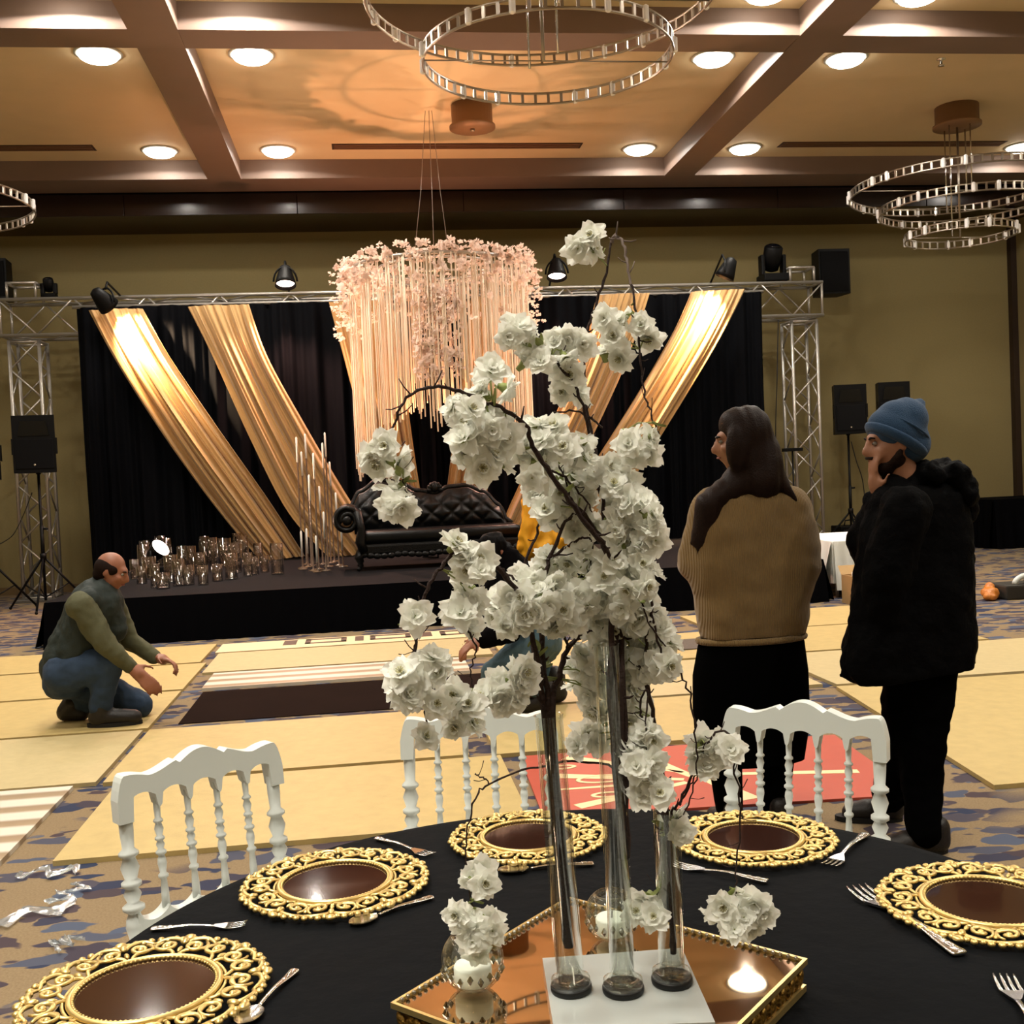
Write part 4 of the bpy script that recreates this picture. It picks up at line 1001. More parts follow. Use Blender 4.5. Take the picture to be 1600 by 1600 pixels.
for i in range(9):
    for j in range(9):
        u = i/8*2-1; v = j/8*2-1; wd = .075*math.sqrt(max(0, 1-u*u*.98)); y = v*wd
        vs_.append((-.34 + .16*u, y, .012 + .03*(u*u*.6 + v*v*.6*(1-u*u))))
for i in range(8):
    for j in range(8): a = i*9+j; fs.append((a, a+1, a+10, a+9))
_s.add(vs_, fs, True); _s.add([(x, y, z - .010) for x, y, z in vs_], [tuple(reversed(f)) for f in fs], True)
SPB = simple_mesh('spoon_bowl', _s, SILVER)
def cutlery(kind, head, tail, lab, z=TZ + .003):
    a = PZ(*head, z); b = PZ(*tail, z); L = (b-a).length
    t = thing(kind, lab, kind, ((a+b)/2), 'silver cutlery on the table', math.atan2((b-a).y, (b-a).x)); t.location.z = z - .001
    t.scale = (L, L*1.45, L)
    link('handle', FH, None, t)
    if kind == 'fork':
        link('fork_head', FHD, None, t)
        for q in FT: link('tine', q, None, t)
    else: link('spoon_bowl', SPB, None, t)
cutlery('fork', (675, 1338), (588, 1310), 'silver fork between the two far left charger plates')
cutlery('spoon', (546, 1446), (676, 1402), 'silver spoon below the plate that reflects a lamp')
cutlery('fork', (385, 1446), (236, 1452), 'silver fork above the lower left charger plate')
cutlery('spoon', (374, 1604), (462, 1516), 'silver spoon right of the lower left charger plate')
cutlery('spoon', (778, 1362), (928, 1350), 'silver spoon below the plate behind the tall tubes')
cutlery('fork', (1294, 1356), (1352, 1304), 'silver fork right of the plate by the right chair')
cutlery('fork', (1052, 1352), (1200, 1378), 'silver fork below the plate by the right chair')
cutlery('fork', (1338, 1390), (1502, 1494), 'silver fork beside the charger plate at the right edge')
cutlery('fork', (1568, 1528), (1640, 1650), 'silver fork cut by the lower right corner')

# ---- mirror tray
A = Vector((-.005, 1.435)); B = Vector((.29, 1.735)); C_ = Vector((.575, 1.435)); D = Vector((.285, 1.14))
tc_ = (A+B+C_+D)/4; TT = TZ + .045
t = thing('mirror_tray', 'diamond-set mirror tray with an embossed gold frame', 'tray', (tc_.x, tc_.y, TZ + .001))
def inset(p, s_): return tc_ + (p - tc_)*s_
q0 = [D, C_, B, A]
def frame(mb, so, si, z0, z1):
    for k in range(4):
        a, b = q0[k], q0[(k+1) % 4]
        lo = [inset(a, so), inset(b, so), inset(b, si), inset(a, si)]
        mb.hexa([(*p, z0) for p in lo] + [(*p, z1) for p in lo])
mb = MB(); frame(mb, .965, .90, TZ + .002, TT - .008); mb.build('side_band', GOLDD, t)
mb = MB(); frame(mb, 1.0, .976, TT - .006, TT + .002); mb.build('top_rim', GOLD, t)
mb = MB(); frame(mb, .99, .90, TZ + .001, TZ + .010); mb.build('bottom_rim', GOLD, t)
em = simple_mesh('embossed_leaf', MB().ell((0, 0, 0), (.0035, .008, .013), 8, 6), GOLDD)
for k in range(4):
    a, b = inset(q0[k], .972), inset(q0[(k+1) % 4], .972); d = (b-a)
    for i in range(26):
        p = a + d*((i+.5)/26); o = link('embossed_leaf', em, None, t); o.location = Vector((p.x, p.y, (TZ+TT)/2)) - t.location
        o.rotation_euler = (.5 if i % 2 else -.5, 0, math.atan2(d.y, d.x) + PI/2)
bd = simple_mesh('bead', MB().ell((0, 0, 0), .0032, 6, 5), CHROME)
for k in (1, 2):
    a, b = inset(q0[k], .962), inset(q0[(k+1) % 4], .962)
    for i in range(34):
        p = a + (b-a)*((i+.5)/34); o = link('bead', bd, None, t); o.location = Vector((p.x, p.y, TT + .002)) - t.location
lo = [inset(p, .978) for p in q0]
MB().hexa([(*p, TT - .010) for p in lo] + [(*p, TT - .002) for p in lo]).build('mirror', MIRROR, t)
# ---- acrylic base and tubes
tb = TT - .0015
qa = [PZ(866, 1622, tb), PZ(1118, 1612, tb), PZ(1066, 1494, tb), PZ(848, 1510, tb)]
ca = sum(qa, Vector())/4
o = MB().hexa([tuple(p - ca) for p in qa] + [tuple(p - ca + Vector((0, 0, .012))) for p in qa]).build('acrylic_base', ACRYL); o.location = ca
tag(o, 'square white acrylic base holding the three glass tubes', 'base')
TB = tb + .013
tubes = [((893, 1546), (857, 1118), 'left glass tube vase, of middle height, holding thick dark stems', .0185), ((974, 1548), (947, 1008), 'middle glass tube vase, the tallest of the three', .0165), ((1050, 1534), (1042, 1268), 'right glass tube vase, the shortest of the three', .0175)]
TUBEPOS = []
for (px, pt, lab, r) in tubes:
    b = PZ(*px, TB); TUBEPOS.append(b); tp = P(*pt, b.y)
    t = thing('tube_vase', lab, 'vase', (b.x, b.y, TB), 'glass tube vases')
    h = (tp - b).length; t.rotation_euler = (tp - b).to_track_quat('Z', 'Y').to_euler()
    MB().lathe([(r*.5, .012), (r, .012), (r, h), (r + .0012, h + .001), (r - .0022, h), (r - .0022, .026), (r*.5, .024)], 28).build('glass_tube', GLASS, t, True)
    MB().lathe([(.027, 0), (.0275, .002), (.0275, .006), (.027, .008)], 28).build('rubber_ring', mat('black_rubber', '#0a0a0a', .5), t, True)
    MB().lathe([(.026, .008), (.0265, .0085), (.026, .016), (.019, .018), (.019, .012)], 28).build('glass_foot', GLASS, t, True)
# ---- round candle bowls
def bowl(px, r, lab, z=TT):
    b = PZ(*px, z); t = thing('candle_bowl', lab, 'candle holder', (b.x, b.y, z), 'round glass candle bowls')
    out = []; inn = []
    for i in range(15):
        a = -PI/2 + .45 + (PI - .45 - .62)*i/14; out.append((r*math.cos(a), r + r*math.sin(a) - r*(1 - math.cos(.45)) * 0)); inn.append(((r-.0025)*math.cos(a), r + (r-.0025)*math.sin(a)))
    z0 = out[0][1]; out = [(x, y - z0) for x, y in out]; inn = [(x, y - z0) for x, y in inn]; inn[0] = (inn[0][0]*.9, .006)
    MB().lathe(out + inn[::-1], 32).build('glass_bowl', GLASS, t, True)
    MB().lathe([(r*.56, .008), (r*.6, .010), (r*.6, .030), (r*.56, .033), (.002, .031)], 24).build('candle', WAX, t, True)
    MB().tube([(0, 0, .030), (.001, 0, .041)], .0012, 5).build('wick', BARK, t, True)
    cr = simple_mesh('crystal_drop', MB().lathe([(.001, -.006), (.0045, 0), (.001, .006)], 6, smooth=False), CHROME)
    for k in range(18):
        a = 2*PI*k/18; o = link('crystal_drop', cr, None, t); rr = r*.93; o.location = (rr*math.cos(a), rr*math.sin(a), .024 + .004*(k % 2))
bowl((740, 1543), .043, 'round glass candle bowl at the left on the mirror tray')
bowl((957, 1466), .040, 'round glass candle bowl behind the middle glass tube')

# ================================================================== WHITE CHAIRS
def turned(L, r, seed=0):
    pr = [(r*.85, 0), (r*.8, L*.14), (r*.6, L*.26), (r*1.05, L*.28), (r*1.05, L*.30), (r*.62, L*.32), (r*.95, L*.40), (r*.85, L*.44), (r*.58, L*.47), (r*1.1, L*.49), (r*1.1, L*.51), (r*.58, L*.53), (r*.9, L*.57), (r*.62, L*.60), (r*1.0, L*.615), (r*1.0, L*.635), (r*.6, L*.65), (r*.95, L*.71), (r*.6, L*.76), (r*1.0, L*.775), (r*1.0, L*.79), (r*.6, L*.81), (r*.7, L*.90), (r*.72, L)]
    return MB().lathe(pr, 14)
def make_chair():
    t = thing('white_chair', 'x', 'chair')
    W = .178; yb = .20; zs = .45; zr0 = .81
    lean = .10
    def ctr(x, z): return Vector((x, yb + lean*(z - zs), z))
    for s_ in (-1, 1):
        L = math.hypot(zr0 + .01 - zs + .03, lean*(zr0 - zs)); o = turned(L, .021).build('back_post', WHITEL, t, True)
        o.location = ctr(s_*W, zs - .03); o.rotation_euler = (-math.atan(lean), 0, 0)
        MB().tube([(s_*W, yb, 0), (s_*W, yb, zs - .02)], [.013, .02], 10).build('leg', WHITEL, t, True)
        o = turned(zs - .02, .022).build('leg', WHITEL, t, True); o.location = (s_*(W - .005), -.2, 0)
        MB().tube([(s_*W, -.2, .17), (s_*W, yb, .17)], .010, 8).build('stretcher', WHITEL, t, True)
    MB().tube([(-W, -.2, .22), (W, -.2, .22)], .010, 8).build('stretcher', WHITEL, t, True)
    MB().bbox((-W - .015, -.225, zs - .025), (W + .015, yb + .015, zs + .005), .008).build('seat', WHITEL, t, True)
    MB().bbox((-W, -.215, zs + .005), (W, yb - .02, zs + .035), .014).build('seat_pad', mat('ivory_pad', '#e3e1d6', .8), t, True)
    xs = [-W + 2*W*k/5 for k in range(1, 5)]
    for x in xs:
        L = .86 - .545; o = turned(.24, .0105).build('spindle', WHITEL, t, True); o.location = ctr(x, .598); o.rotation_euler = (-math.atan(lean), 0, 0)
    # scalloped top rail and arcaded lower rail, profile in x-z extruded in y
    def rail(name, topf, botf, n=90, x0=-W-.02, x1=W+.02, th=.0185):
        mb = MB(); vs_ = []; fs = []
        for i in range(n+1):
            x = x0 + (x1-x0)*i/n
            for z in (botf(x), topf(x)):
                c = ctr(x, z); vs_ += [c + Vector((0, -th, 0)), c + Vector((0, th, 0))]
        for i in range(n):
            a = 4*i; b = a+4
            fs += [(a, b, b+2, a+2), (a+1, a+3, b+3, b+1), (a+2, b+2, b+3, a+3), (a, a+1, b+1, b)]
        fs += [(0, 2, 3, 1), (4*n, 4*n+1, 4*n+3, 4*n+2)]
        mb.add(vs_, fs).build(name, WHITEL, t, True)
    def topz(x):
        u = abs(x)/(W+.02)
        if u < .27: z = .902 + .022*math.cos(u/.27*PI/2)
        elif u < .64: f = (u-.27)/.37; z = .910 - .020*math.sin(f*PI/2)**1.5 - .008*max(0, 1 - f*9)
        else: f = (u-.64)/.36; z = .890 + .009*math.sin(f*PI*.75)
        if u > .9: z -= .05*((u-.9)/.1)**2.2
        return z
    def botz(x):
        if abs(x) > W - .012: return .80
        k = (x + W)/(2*W/5); f = k - math.floor(k); return .835 + .022*math.sin(PI*f)**.6 - (.0 if .1 < f < .9 else .02)
    rail('top_rail', topz, botz)
    def low_t(x):
        k = (x + W)/(2*W/5); f = k - math.floor(k); return .590 + .02*(1 - math.sin(PI*f)**.7)
    rail('lower_rail', low_t, lambda x: .552, x0=-W, x1=W)
    return t
ch0 = make_chair()
def place_chair(o, pl, pr, lab):
    """pl, pr: world points of the left and right top rail ends"""
    m_ = (pl+pr)/2; d = pr - pl; rz = math.atan2(d.y, d.x)
    back = Vector((-math.sin(rz), math.cos(rz), 0))*(.20 + .10*.44)
    o.location = (m_.x - back.x, m_.y - back.y, 0); o.rotation_euler = (0, 0, rz); o['label'] = lab; o['group'] = 'white turned-spindle chairs'
place_chair(ch0, Vector((-.575, 2.37, 0)), Vector((-.24, 2.61, 0)), 'white spindle-back chair at the left side of the table')
place_chair(dup(ch0, (0, 0, 0)), Vector((.035, 2.74, 0)), Vector((.455, 2.70, 0)), 'white spindle-back chair at the far side behind the blossoms')
place_chair(dup(ch0, (0, 0, 0)), Vector((.84, 2.63, 0)), Vector((1.18, 2.36, 0)), 'white spindle-back chair at the right side of the table')

# ================================================================== BLOSSOM BRANCHES
rb = random.Random(21)
LEAF = None
def leaf_mesh():
    vs_ = []; fs = []
    for i in range(7):
        s_ = i/6; wd = .007*math.sin(PI*s_)**.8
        for u in (-1, 0, 1): vs_.append((.032*s_, u*wd, .004*abs(u) + .006*s_*s_))
    for i in range(6):
        for j in range(2): a = i*3+j; fs.append((a, a+1, a+4, a+3))
    return simple_mesh('leaf', MB().add(vs_, fs, True), LEAFM)
LEAF = leaf_mesh()
def branch(lab, limbs, clusters, leaves=()):
    """limbs: (radius at start, radius at end, material, [(x, y, Y)...]); clusters: (x, y, Y, n, spread in px)"""
    P0 = P(*limbs[0][3][0]); t = thing('blossom_branch', lab, 'branch', P0, 'white blossom branches on the table')
    allp = []
    for k, (r0, r1, m_, pts) in enumerate(limbs):
        W = [P(*p) for p in pts]; n = max(10, len(pts)*5); sp = spline(W, n)
        sp = [p + Vector((rb.gauss(0, .0011), rb.gauss(0, .0011), rb.gauss(0, .0011))) if 0 < i < n-1 else p for i, p in enumerate(sp)]
        rad = [(r0 + (r1-r0)*i/(n-1))*(1 + .12*math.sin(i*2.3)) for i in range(n)]
        st = MB().tube(sp, rad, 7).build('stem' if k == 0 else 'side_stem', m_, t); allp += sp[n//3:]
        for i in range(3, n-2, 3):              # little side twigs
            if rb.random() < .55:
                d = Vector((rb.uniform(-1, 1), rb.uniform(-.6, .6), rb.uniform(-.3, 1))).normalized(); L = rb.uniform(.008, .022)
                MB().tube([sp[i], sp[i] + d*L*.6, sp[i] + d*L + Vector((0, 0, .003))], [rad[i]*.55, rad[i]*.45, .0007], 5).build('twig', m_, st)
    for (x, y, Y, n, sp_) in clusters:
        c0 = P(x, y, Y); src = min(allp, key=lambda p: (p - c0).length)
        for i in range(n):
            a = 2*PI*(i + rb.random()*.6)/n; f = (sp_ if n > 1 else 0)*rb.uniform(.55, 1.05)
            c = P(x + f*math.cos(a), y + f*math.sin(a), Y + rb.uniform(-.022, .022))
            out = (c - c0) * 16 + Vector((rb.uniform(-.5, .5), -rb.uniform(.15, 1.1), rb.uniform(-.35, .7)))
            o = link('blossom', BLS[rb.randrange(6)], None, t); o.location = c - P0
            q = out.to_track_quat('Z', 'Y'); o.rotation_euler = (q.to_matrix() @ Matrix.Rotation(rb.uniform(0, 6), 3, 'Z')).to_euler(); s_ = rb.uniform(.92, 1.18); o.scale = (s_,)*3
            link('calyx', CALYX, None, o)
            if rb.random() < .45: link('stamens', CENTER, None, o)
            if i % 2 == 0 and (src - c).length < .12:
                b_ = c - out.normalized()*.010; MB().tube([src, src.lerp(b_, .5) + Vector((0, 0, .006)), b_], [.0012, .001, .0014], 5).build('stalk', LEAFM, t)
    for (x, y, Y) in leaves:
        for k in range(2):
            o = link('leaf', LEAF, None, t); o.location = P(x + rb.uniform(-6, 6), y + rb.uniform(-6, 6), Y) - P0; o.rotation_euler = (rb.uniform(-.8, .8), rb.uniform(-1.2, 1.2), rb.uniform(0, 6.3)); s_ = rb.uniform(.45, .8); o.scale = (s_,)*3
y1, y2, y3 = TUBEPOS[0].y, TUBEPOS[1].y, TUBEPOS[2].y
branch('tallest blossom branch, with a white cluster near its top and a weeping side stem',
  [(.0042, .0016, BARK, [(973, 1340, y2), (962, 1100, y2), (955, 950, 1.43), (948, 850, 1.44), (940, 770, 1.45), (925, 690, 1.46), (912, 600, 1.47), (915, 530, 1.48), (930, 480, 1.49), (948, 420, 1.5), (955, 372, 1.5)]),
   (.0022, .0018, BARKG, [(955, 378, 1.5), (962, 368, 1.49), (972, 378, 1.48), (980, 410, 1.47), (986, 445, 1.46)]),
   (.0018, .0011, BARK, [(986, 445, 1.46), (996, 500, 1.45), (1000, 560, 1.44), (1008, 615, 1.43), (1020, 655, 1.42), (1031, 684, 1.42)]),
   (.0011, .0008, LEAFM, [(948, 415, 1.5), (935, 400, 1.49), (920, 392, 1.48)])],
  [(916, 381, 1.48, 3, 17), (957, 500, 1.44, 2, 14), (962, 545, 1.44, 3, 20), (1004, 520, 1.44, 2, 13), (998, 697, 1.42, 4, 23), (985, 680, 1.43, 1, 0)], [(985, 480, 1.45), (930, 405, 1.49), (1015, 665, 1.42), (990, 505, 1.45)])
branch('blossom branch rising to the left with clusters in front of the blossom chandelier',
  [(.0038, .0013, BARK, [(976, 1345, y2), (968, 1110, y2), (960, 930, 1.42), (948, 860, 1.42), (941, 770, 1.42), (926, 695, 1.42), (908, 624, 1.41), (874, 570, 1.40), (847, 539, 1.39), (827, 519, 1.39)]),
   (.0016, .0009, BARK, [(941, 668, 1.42), (908, 644, 1.42), (867, 645, 1.42), (850, 660, 1.42)])],
  [(806, 526, 1.39, 3, 18), (832, 560, 1.39, 3, 19), (872, 545, 1.40, 3, 20), (897, 534, 1.41, 2, 13), (888, 606, 1.43, 3, 20), (878, 575, 1.42, 1, 0)], [(820, 530, 1.39), (845, 545, 1.39), (885, 620, 1.43)])
branch('blossom branch arching to the far left and drooping in front of the sofa',
  [(.0046, .0011, BARK, [(970, 1340, y2), (955, 1080, y2), (955, 930, 1.40), (950, 868, 1.38), (931, 836, 1.36), (887, 779, 1.34), (850, 725, 1.32), (830, 690, 1.31), (812, 655, 1.30), (766, 630, 1.29), (712, 610, 1.28), (671, 605, 1.27), (638, 620, 1.27), (621, 647, 1.27), (614, 678, 1.27), (620, 702, 1.27)]),
   (.001, .0008, BARK, [(614, 678, 1.27), (616, 705, 1.27), (628, 740, 1.27), (634, 775, 1.27)])],
  [(768, 598, 1.30, 4, 22), (722, 640, 1.28, 3, 20), (748, 662, 1.29, 4, 24), (778, 672, 1.30, 3, 18), (738, 692, 1.29, 4, 22), (766, 722, 1.30, 3, 17), (600, 714, 1.27, 4, 24), (622, 784, 1.27, 3, 15)], [(625, 750, 1.27), (770, 630, 1.29), (620, 765, 1.27)])
branch('thick blossom branch leaning left through the middle of the bouquet',
  [(.0052, .0018, BARK, [(978, 1340, y2), (972, 1090, y2), (962, 930, 1.45), (955, 862, 1.45), (932, 830, 1.43), (895, 787, 1.41), (860, 745, 1.39), (834, 719, 1.38), (809, 700, 1.37), (795, 684, 1.37)]),
   (.0018, .001, BARK, [(834, 719, 1.38), (880, 745, 1.39), (910, 775, 1.40), (925, 800, 1.41)]),
   (.0015, .001, BARK, [(895, 787, 1.41), (880, 740, 1.40), (862, 710, 1.39)])],
  [(828, 686, 1.36, 4, 22), (858, 690, 1.37, 4, 22), (900, 703, 1.39, 4, 20), (838, 735, 1.36, 3, 20), (876, 735, 1.44, 4, 22), (855, 765, 1.45, 4, 24), (890, 770, 1.46, 4, 26), (868, 800, 1.46, 4, 24), (905, 815, 1.47, 4, 24), (815, 705, 1.36, 1, 0)], [(900, 760, 1.39)])
branch('blossom branch with a heavy white bunch at the right of the bouquet',
  [(.0040, .0015, BARK, [(980, 1340, y2), (976, 1100, y2), (966, 940, 1.42), (960, 880, 1.42), (968, 830, 1.41), (985, 790, 1.40), (995, 768, 1.40)]),
   (.0015, .001, BARK, [(960, 880, 1.42), (975, 905, 1.40), (1000, 930, 1.38), (1012, 970, 1.37), (1040, 1010, 1.37)])],
  [(955, 745, 1.43, 3, 20), (972, 772, 1.41, 4, 24), (998, 800, 1.39, 4, 24), (1003, 838, 1.39, 5, 26), (985, 868, 1.39, 5, 26), (955, 890, 1.40, 4, 24), (972, 825, 1.40, 3, 20), (1000, 905, 1.38, 4, 24), (985, 935, 1.38, 4, 24)], [(965, 850, 1.40), (955, 830, 1.41)])
branch('blossom branch drooping at the left with scattered white clusters down to the chair',
  [(.0040, .0011, BARK, [(882, 1470, y1), (852, 1130, y1), (836, 1010, 1.40), (815, 940, 1.38), (785, 895, 1.35), (750, 868, 1.33), (715, 862, 1.31), (688, 888, 1.30), (668, 925, 1.29), (655, 970, 1.29), (650, 1010, 1.29), (660, 1060, 1.29), (665, 1110, 1.29), (668, 1150, 1.29)]),
   (.0011, .0008, BARK, [(660, 985, 1.29), (648, 1010, 1.29), (640, 1030, 1.29)]),
   (.0012, .0008, BARK, [(730, 985, 1.31), (745, 1015, 1.31), (735, 1045, 1.31), (738, 1075, 1.31)])],
  [(720, 858, 1.30, 2, 15), (742, 884, 1.30, 3, 18), (724, 935, 1.31, 3, 17), (722, 974, 1.31, 2, 15), (648, 964, 1.29, 1, 0), (640, 1068, 1.28, 4, 23), (628, 1088, 1.28, 2, 14), (682, 1040, 1.29, 2, 15), (700, 1098, 1.30, 3, 20), (722, 1118, 1.30, 3, 20), (664, 1152, 1.29, 1, 0)], [(648, 985, 1.29), (690, 1045, 1.29), (725, 960, 1.31)])
branch('thick-stemmed blossom branch in the left tube with a white band of clusters',
  [(.0050, .0018, BARK, [(887, 1480, y1), (858, 1130, y1), (846, 990, 1.43), (846, 920, 1.43), (860, 870, 1.43), (882, 820, 1.43), (900, 800, 1.43)]),
   (.0038, .0014, BARK, [(884, 1475, y1), (850, 1130, y1), (832, 1000, 1.44), (828, 930, 1.44), (822, 880, 1.44), (840, 830, 1.44), (852, 780, 1.44)]),
   (.0024, .0011, BARK, [(846, 940, 1.43), (815, 915, 1.42), (790, 895, 1.42), (775, 880, 1.42)]),
   (.0022, .001, BARK, [(858, 872, 1.43), (885, 855, 1.43), (910, 840, 1.43), (925, 850, 1.43), (918, 900, 1.43)])],
  [(788, 942, 1.40, 4, 22), (800, 972, 1.39, 3, 18), (830, 948, 1.39, 4, 22), (864, 932, 1.39, 4, 22), (900, 940, 1.40, 4, 22), (852, 962, 1.39, 3, 20), (882, 968, 1.39, 3, 20), (862, 886, 1.45, 3, 18), (906, 872, 1.44, 3, 18), (890, 905, 1.44, 2, 16), (820, 915, 1.42, 2, 14)], [(800, 990, 1.40), (838, 1000, 1.42), (845, 1030, 1.42), (820, 985, 1.4)])
branch('blossom branch in the left tube spreading a dense white mass to the right',
  [(.0054, .0018, BARK, [(890, 1480, y1), (863, 1125, y1), (872, 1060, 1.43), (890, 1010, 1.44), (920, 985, 1.46), (955, 970, 1.47), (990, 950, 1.47)]),
   (.0022, .0011, BARK, [(888, 1015, 1.44), (878, 985, 1.42), (874, 960, 1.41)]),
   (.0022, .0011, BARK, [(890, 1012, 1.44), (908, 990, 1.43), (925, 985, 1.42), (960, 975, 1.42)])],
  [(930, 945, 1.41, 4, 22), (962, 925, 1.41, 4, 24), (1003, 950, 1.41, 4, 24), (975, 968, 1.41, 4, 24), (945, 985, 1.43, 4, 24), (1010, 992, 1.42, 4, 22), (982, 1012, 1.42, 5, 26), (948, 1022, 1.45, 4, 24), (912, 1058, 1.46, 4, 22), (938, 1088, 1.46, 4, 24), (962, 1068, 1.45, 5, 26), (990, 1048, 1.43, 4, 22), (904, 1035, 1.46, 2, 16), (798, 1078, 1.36, 4, 24), (772, 1092, 1.36, 3, 20), (816, 1058, 1.38, 2, 14), (1022, 1030, 1.40, 4, 22), (1035, 1000, 1.40, 3, 18)], [(1010, 945, 1.40), (930, 1050, 1.45), (940, 1010, 1.44), (860, 1040, 1.43)])
branch('blossom branch in the short right tube bending down over the far plates',
  [(.0042, .0016, BARK, [(1052, 1490, y3), (1044, 1300, y3), (1030, 1180, 1.42), (1018, 1100, 1.41), (1008, 1050, 1.40), (1012, 1000, 1.39), (1018, 950, 1.38), (1010, 890, 1.38)]),
   (.0022, .001, BARK, [(1018, 1100, 1.41), (1005, 1060, 1.40), (998, 1040, 1.39)]),
   (.0018, .0009, BARK, [(1030, 1180, 1.42), (1008, 1130, 1.40), (1000, 1100, 1.38), (1012, 1080, 1.37), (1008, 1160, 1.36), (1020, 1220, 1.36)]),
   (.0016, .0009, BARK, [(1018, 960, 1.38), (1040, 1035, 1.37), (1065, 1055, 1.36), (1082, 1105, 1.36), (1088, 1180, 1.37), (1085, 1230, 1.38), (1064, 1285, 1.40)])],
  [(1000, 1180, 1.36, 4, 22), (1018, 1232, 1.36, 3, 18), (984, 1192, 1.37, 2, 15), (1052, 1292, 1.39, 3, 16), (1042, 1030, 1.37, 2, 14), (985, 1105, 1.45, 4, 22), (955, 1112, 1.47, 4, 22), (920, 1160, 1.48, 3, 20), (1012, 1150, 1.37, 2, 14)], [(1010, 1205, 1.36), (1000, 940, 1.38), (1045, 1300, 1.39)])
branch('thin blossom branch sweeping right and hanging a white bunch over the cloth',
  [(.0020, .0010, BARK, [(1054, 1480, y3), (1047, 1290, y3), (1062, 1255, 1.40), (1085, 1205, 1.39), (1102, 1165, 1.38), (1122, 1143, 1.37), (1143, 1150, 1.37), (1148, 1195, 1.37), (1157, 1250, 1.37), (1154, 1320, 1.37), (1150, 1385, 1.37), (1152, 1415, 1.37)]),
   (.0016, .0009, BARK, [(1062, 1258, 1.40), (1078, 1225, 1.40), (1100, 1190, 1.39)])],
  [(1112, 1185, 1.38, 3, 18), (1096, 1165, 1.38, 2, 14), (1134, 1164, 1.37, 2, 14), (1128, 1424, 1.37, 3, 17), (1158, 1444, 1.36, 4, 20), (1183, 1420, 1.37, 3, 17), (1155, 1415, 1.38, 2, 13)], [(1140, 1400, 1.37), (1160, 1395, 1.37)])
branch('thin bare-looking branch sweeping left and down into the round candle bowl',
  [(.0020, .0009, BARK, [(1048, 1480, y3), (1041, 1290, y3), (1020, 1232, 1.46), (960, 1200, 1.47), (900, 1190, 1.47), (830, 1200, 1.46), (765, 1224, 1.45), (742, 1245, 1.44), (732, 1290, 1.44), (728, 1340, 1.44), (736, 1400, 1.44), (742, 1455, 1.44)]),
   (.0011, .0008, BARK, [(765, 1224, 1.45), (750, 1212, 1.45), (742, 1210, 1.45)])],
  [(746, 1368, 1.43, 3, 16), (724, 1432, 1.43, 2, 14), (757, 1450, 1.43, 3, 15), (744, 1476, 1.43, 2, 10)], [(738, 1410, 1.44), (745, 1425, 1.43)])
branch('short blossom twig hanging beside the short right tube',
  [(.0014, .0009, BARK, [(1050, 1470, y3), (1040, 1300, y3 - .01), (1026, 1270, 1.40), (1022, 1330, 1.40), (1030, 1380, 1.40), (1016, 1410, 1.40)])],
  [(1003, 1420, 1.40, 3, 15), (1022, 1432, 1.40, 1, 0)], [(1018, 1400, 1.40)])

# ================================================================== PEOPLE
DENIM = mat('blue_denim', '#22344a', .85, noise_amt=.2, noise_scale=60, bump=.2, bump_scale=300)
DENIM2 = mat('faded_denim', '#3d5560', .85, noise_amt=.2, noise_scale=40, bump=.2, bump_scale=300)
BOOT = mat('dark_leather_boot', '#16110e', .5, bump=.2, bump_scale=80)
SOLE = mat('rubber_sole', '#0a0908', .7)
BLKTR = mat('black_trousers', '#030303', .95, spec=.02)
PARKA = mat('black_parka', '#040405', .8, noise_amt=.3, noise_scale=40, bump=.5, bump_scale=60, spec=.06)
BLKTOP = mat('black_sweatshirt', '#050405', .9, spec=.05)
OLIVE = mat('olive_sleeve', '#4a4a32', .85, noise_amt=.15, noise_scale=60, bump=.2, bump_scale=200)
VEST = mat('dark_green_vest', '#17221f', .7, noise_amt=.2, noise_scale=30, bump=.3, bump_scale=50)
BEANIE = mat('blue_knit_hat', '#22405f', .9, noise_amt=.12, noise_scale=120, bump=.4, bump_scale=250, sheen=.1)
SKIN2 = mat('skin_ruddy', '#8c5a44', .5, noise_amt=.1, noise_scale=30)
EYEW = mat('eye_white', '#7d756c', .4); EYED = mat('eye_dark', '#120c0a', .2); LIP = mat('lips', '#8a4a40', .5)
def V(x, y, z): return Vector((x, y, z))
def hand(mb, wrist, direc, palm_n, L=.19, curl=.35, spread=.12, mirror=1):
    """palm and five tapered, bent fingers; direc = wrist->fingers, palm_n = palm normal (towards what is held)"""
    d = Vector(direc).normalized(); n_ = Vector(palm_n); n_ = (n_ - d*n_.dot(d)).normalized(); s_ = d.cross(n_)*mirror
    w_ = Vector(wrist); pl = L*.52
    mb.caps(w_, w_ + d*pl*.5, L*.15, L*.17)
    for k in (-1.2, -.4, .4, 1.2): mb.caps(w_ + d*pl*.25 + s_*k*L*.07, w_ + d*pl + s_*k*L*.115, L*.075, L*.062)
    for k, f in ((-1.5, .36), (-.5, .46), (.5, .50), (1.5, .44)):
        b = w_ + d*pl + s_*k*L*.105; dd = (d + s_*k*spread*.4).normalized(); seg = L*f/3
        for j in range(3):
            ang = curl*(j*.9 + .4); q = (dd*math.cos(ang) + n_*math.sin(ang)).normalized(); e = b + q*seg*1.15
            mb.caps(b, e, L*.052 - j*L*.004, L*.048 - j*L*.005, 10); b = e
    b = w_ + d*pl*.3 + s_*L*.17; q = (d*.65 + s_*.75 + n_*.3).normalized(); e = b + q*L*.22; mb.caps(w_ + d*pl*.15 + s_*L*.06, b, L*.10, L*.07); mb.caps(b, e, L*.06, L*.053)
    q2 = (d*.9 + s_*.35 + n_*.5).normalized(); mb.caps(e, e + q2*L*.17, L*.053, L*.043)
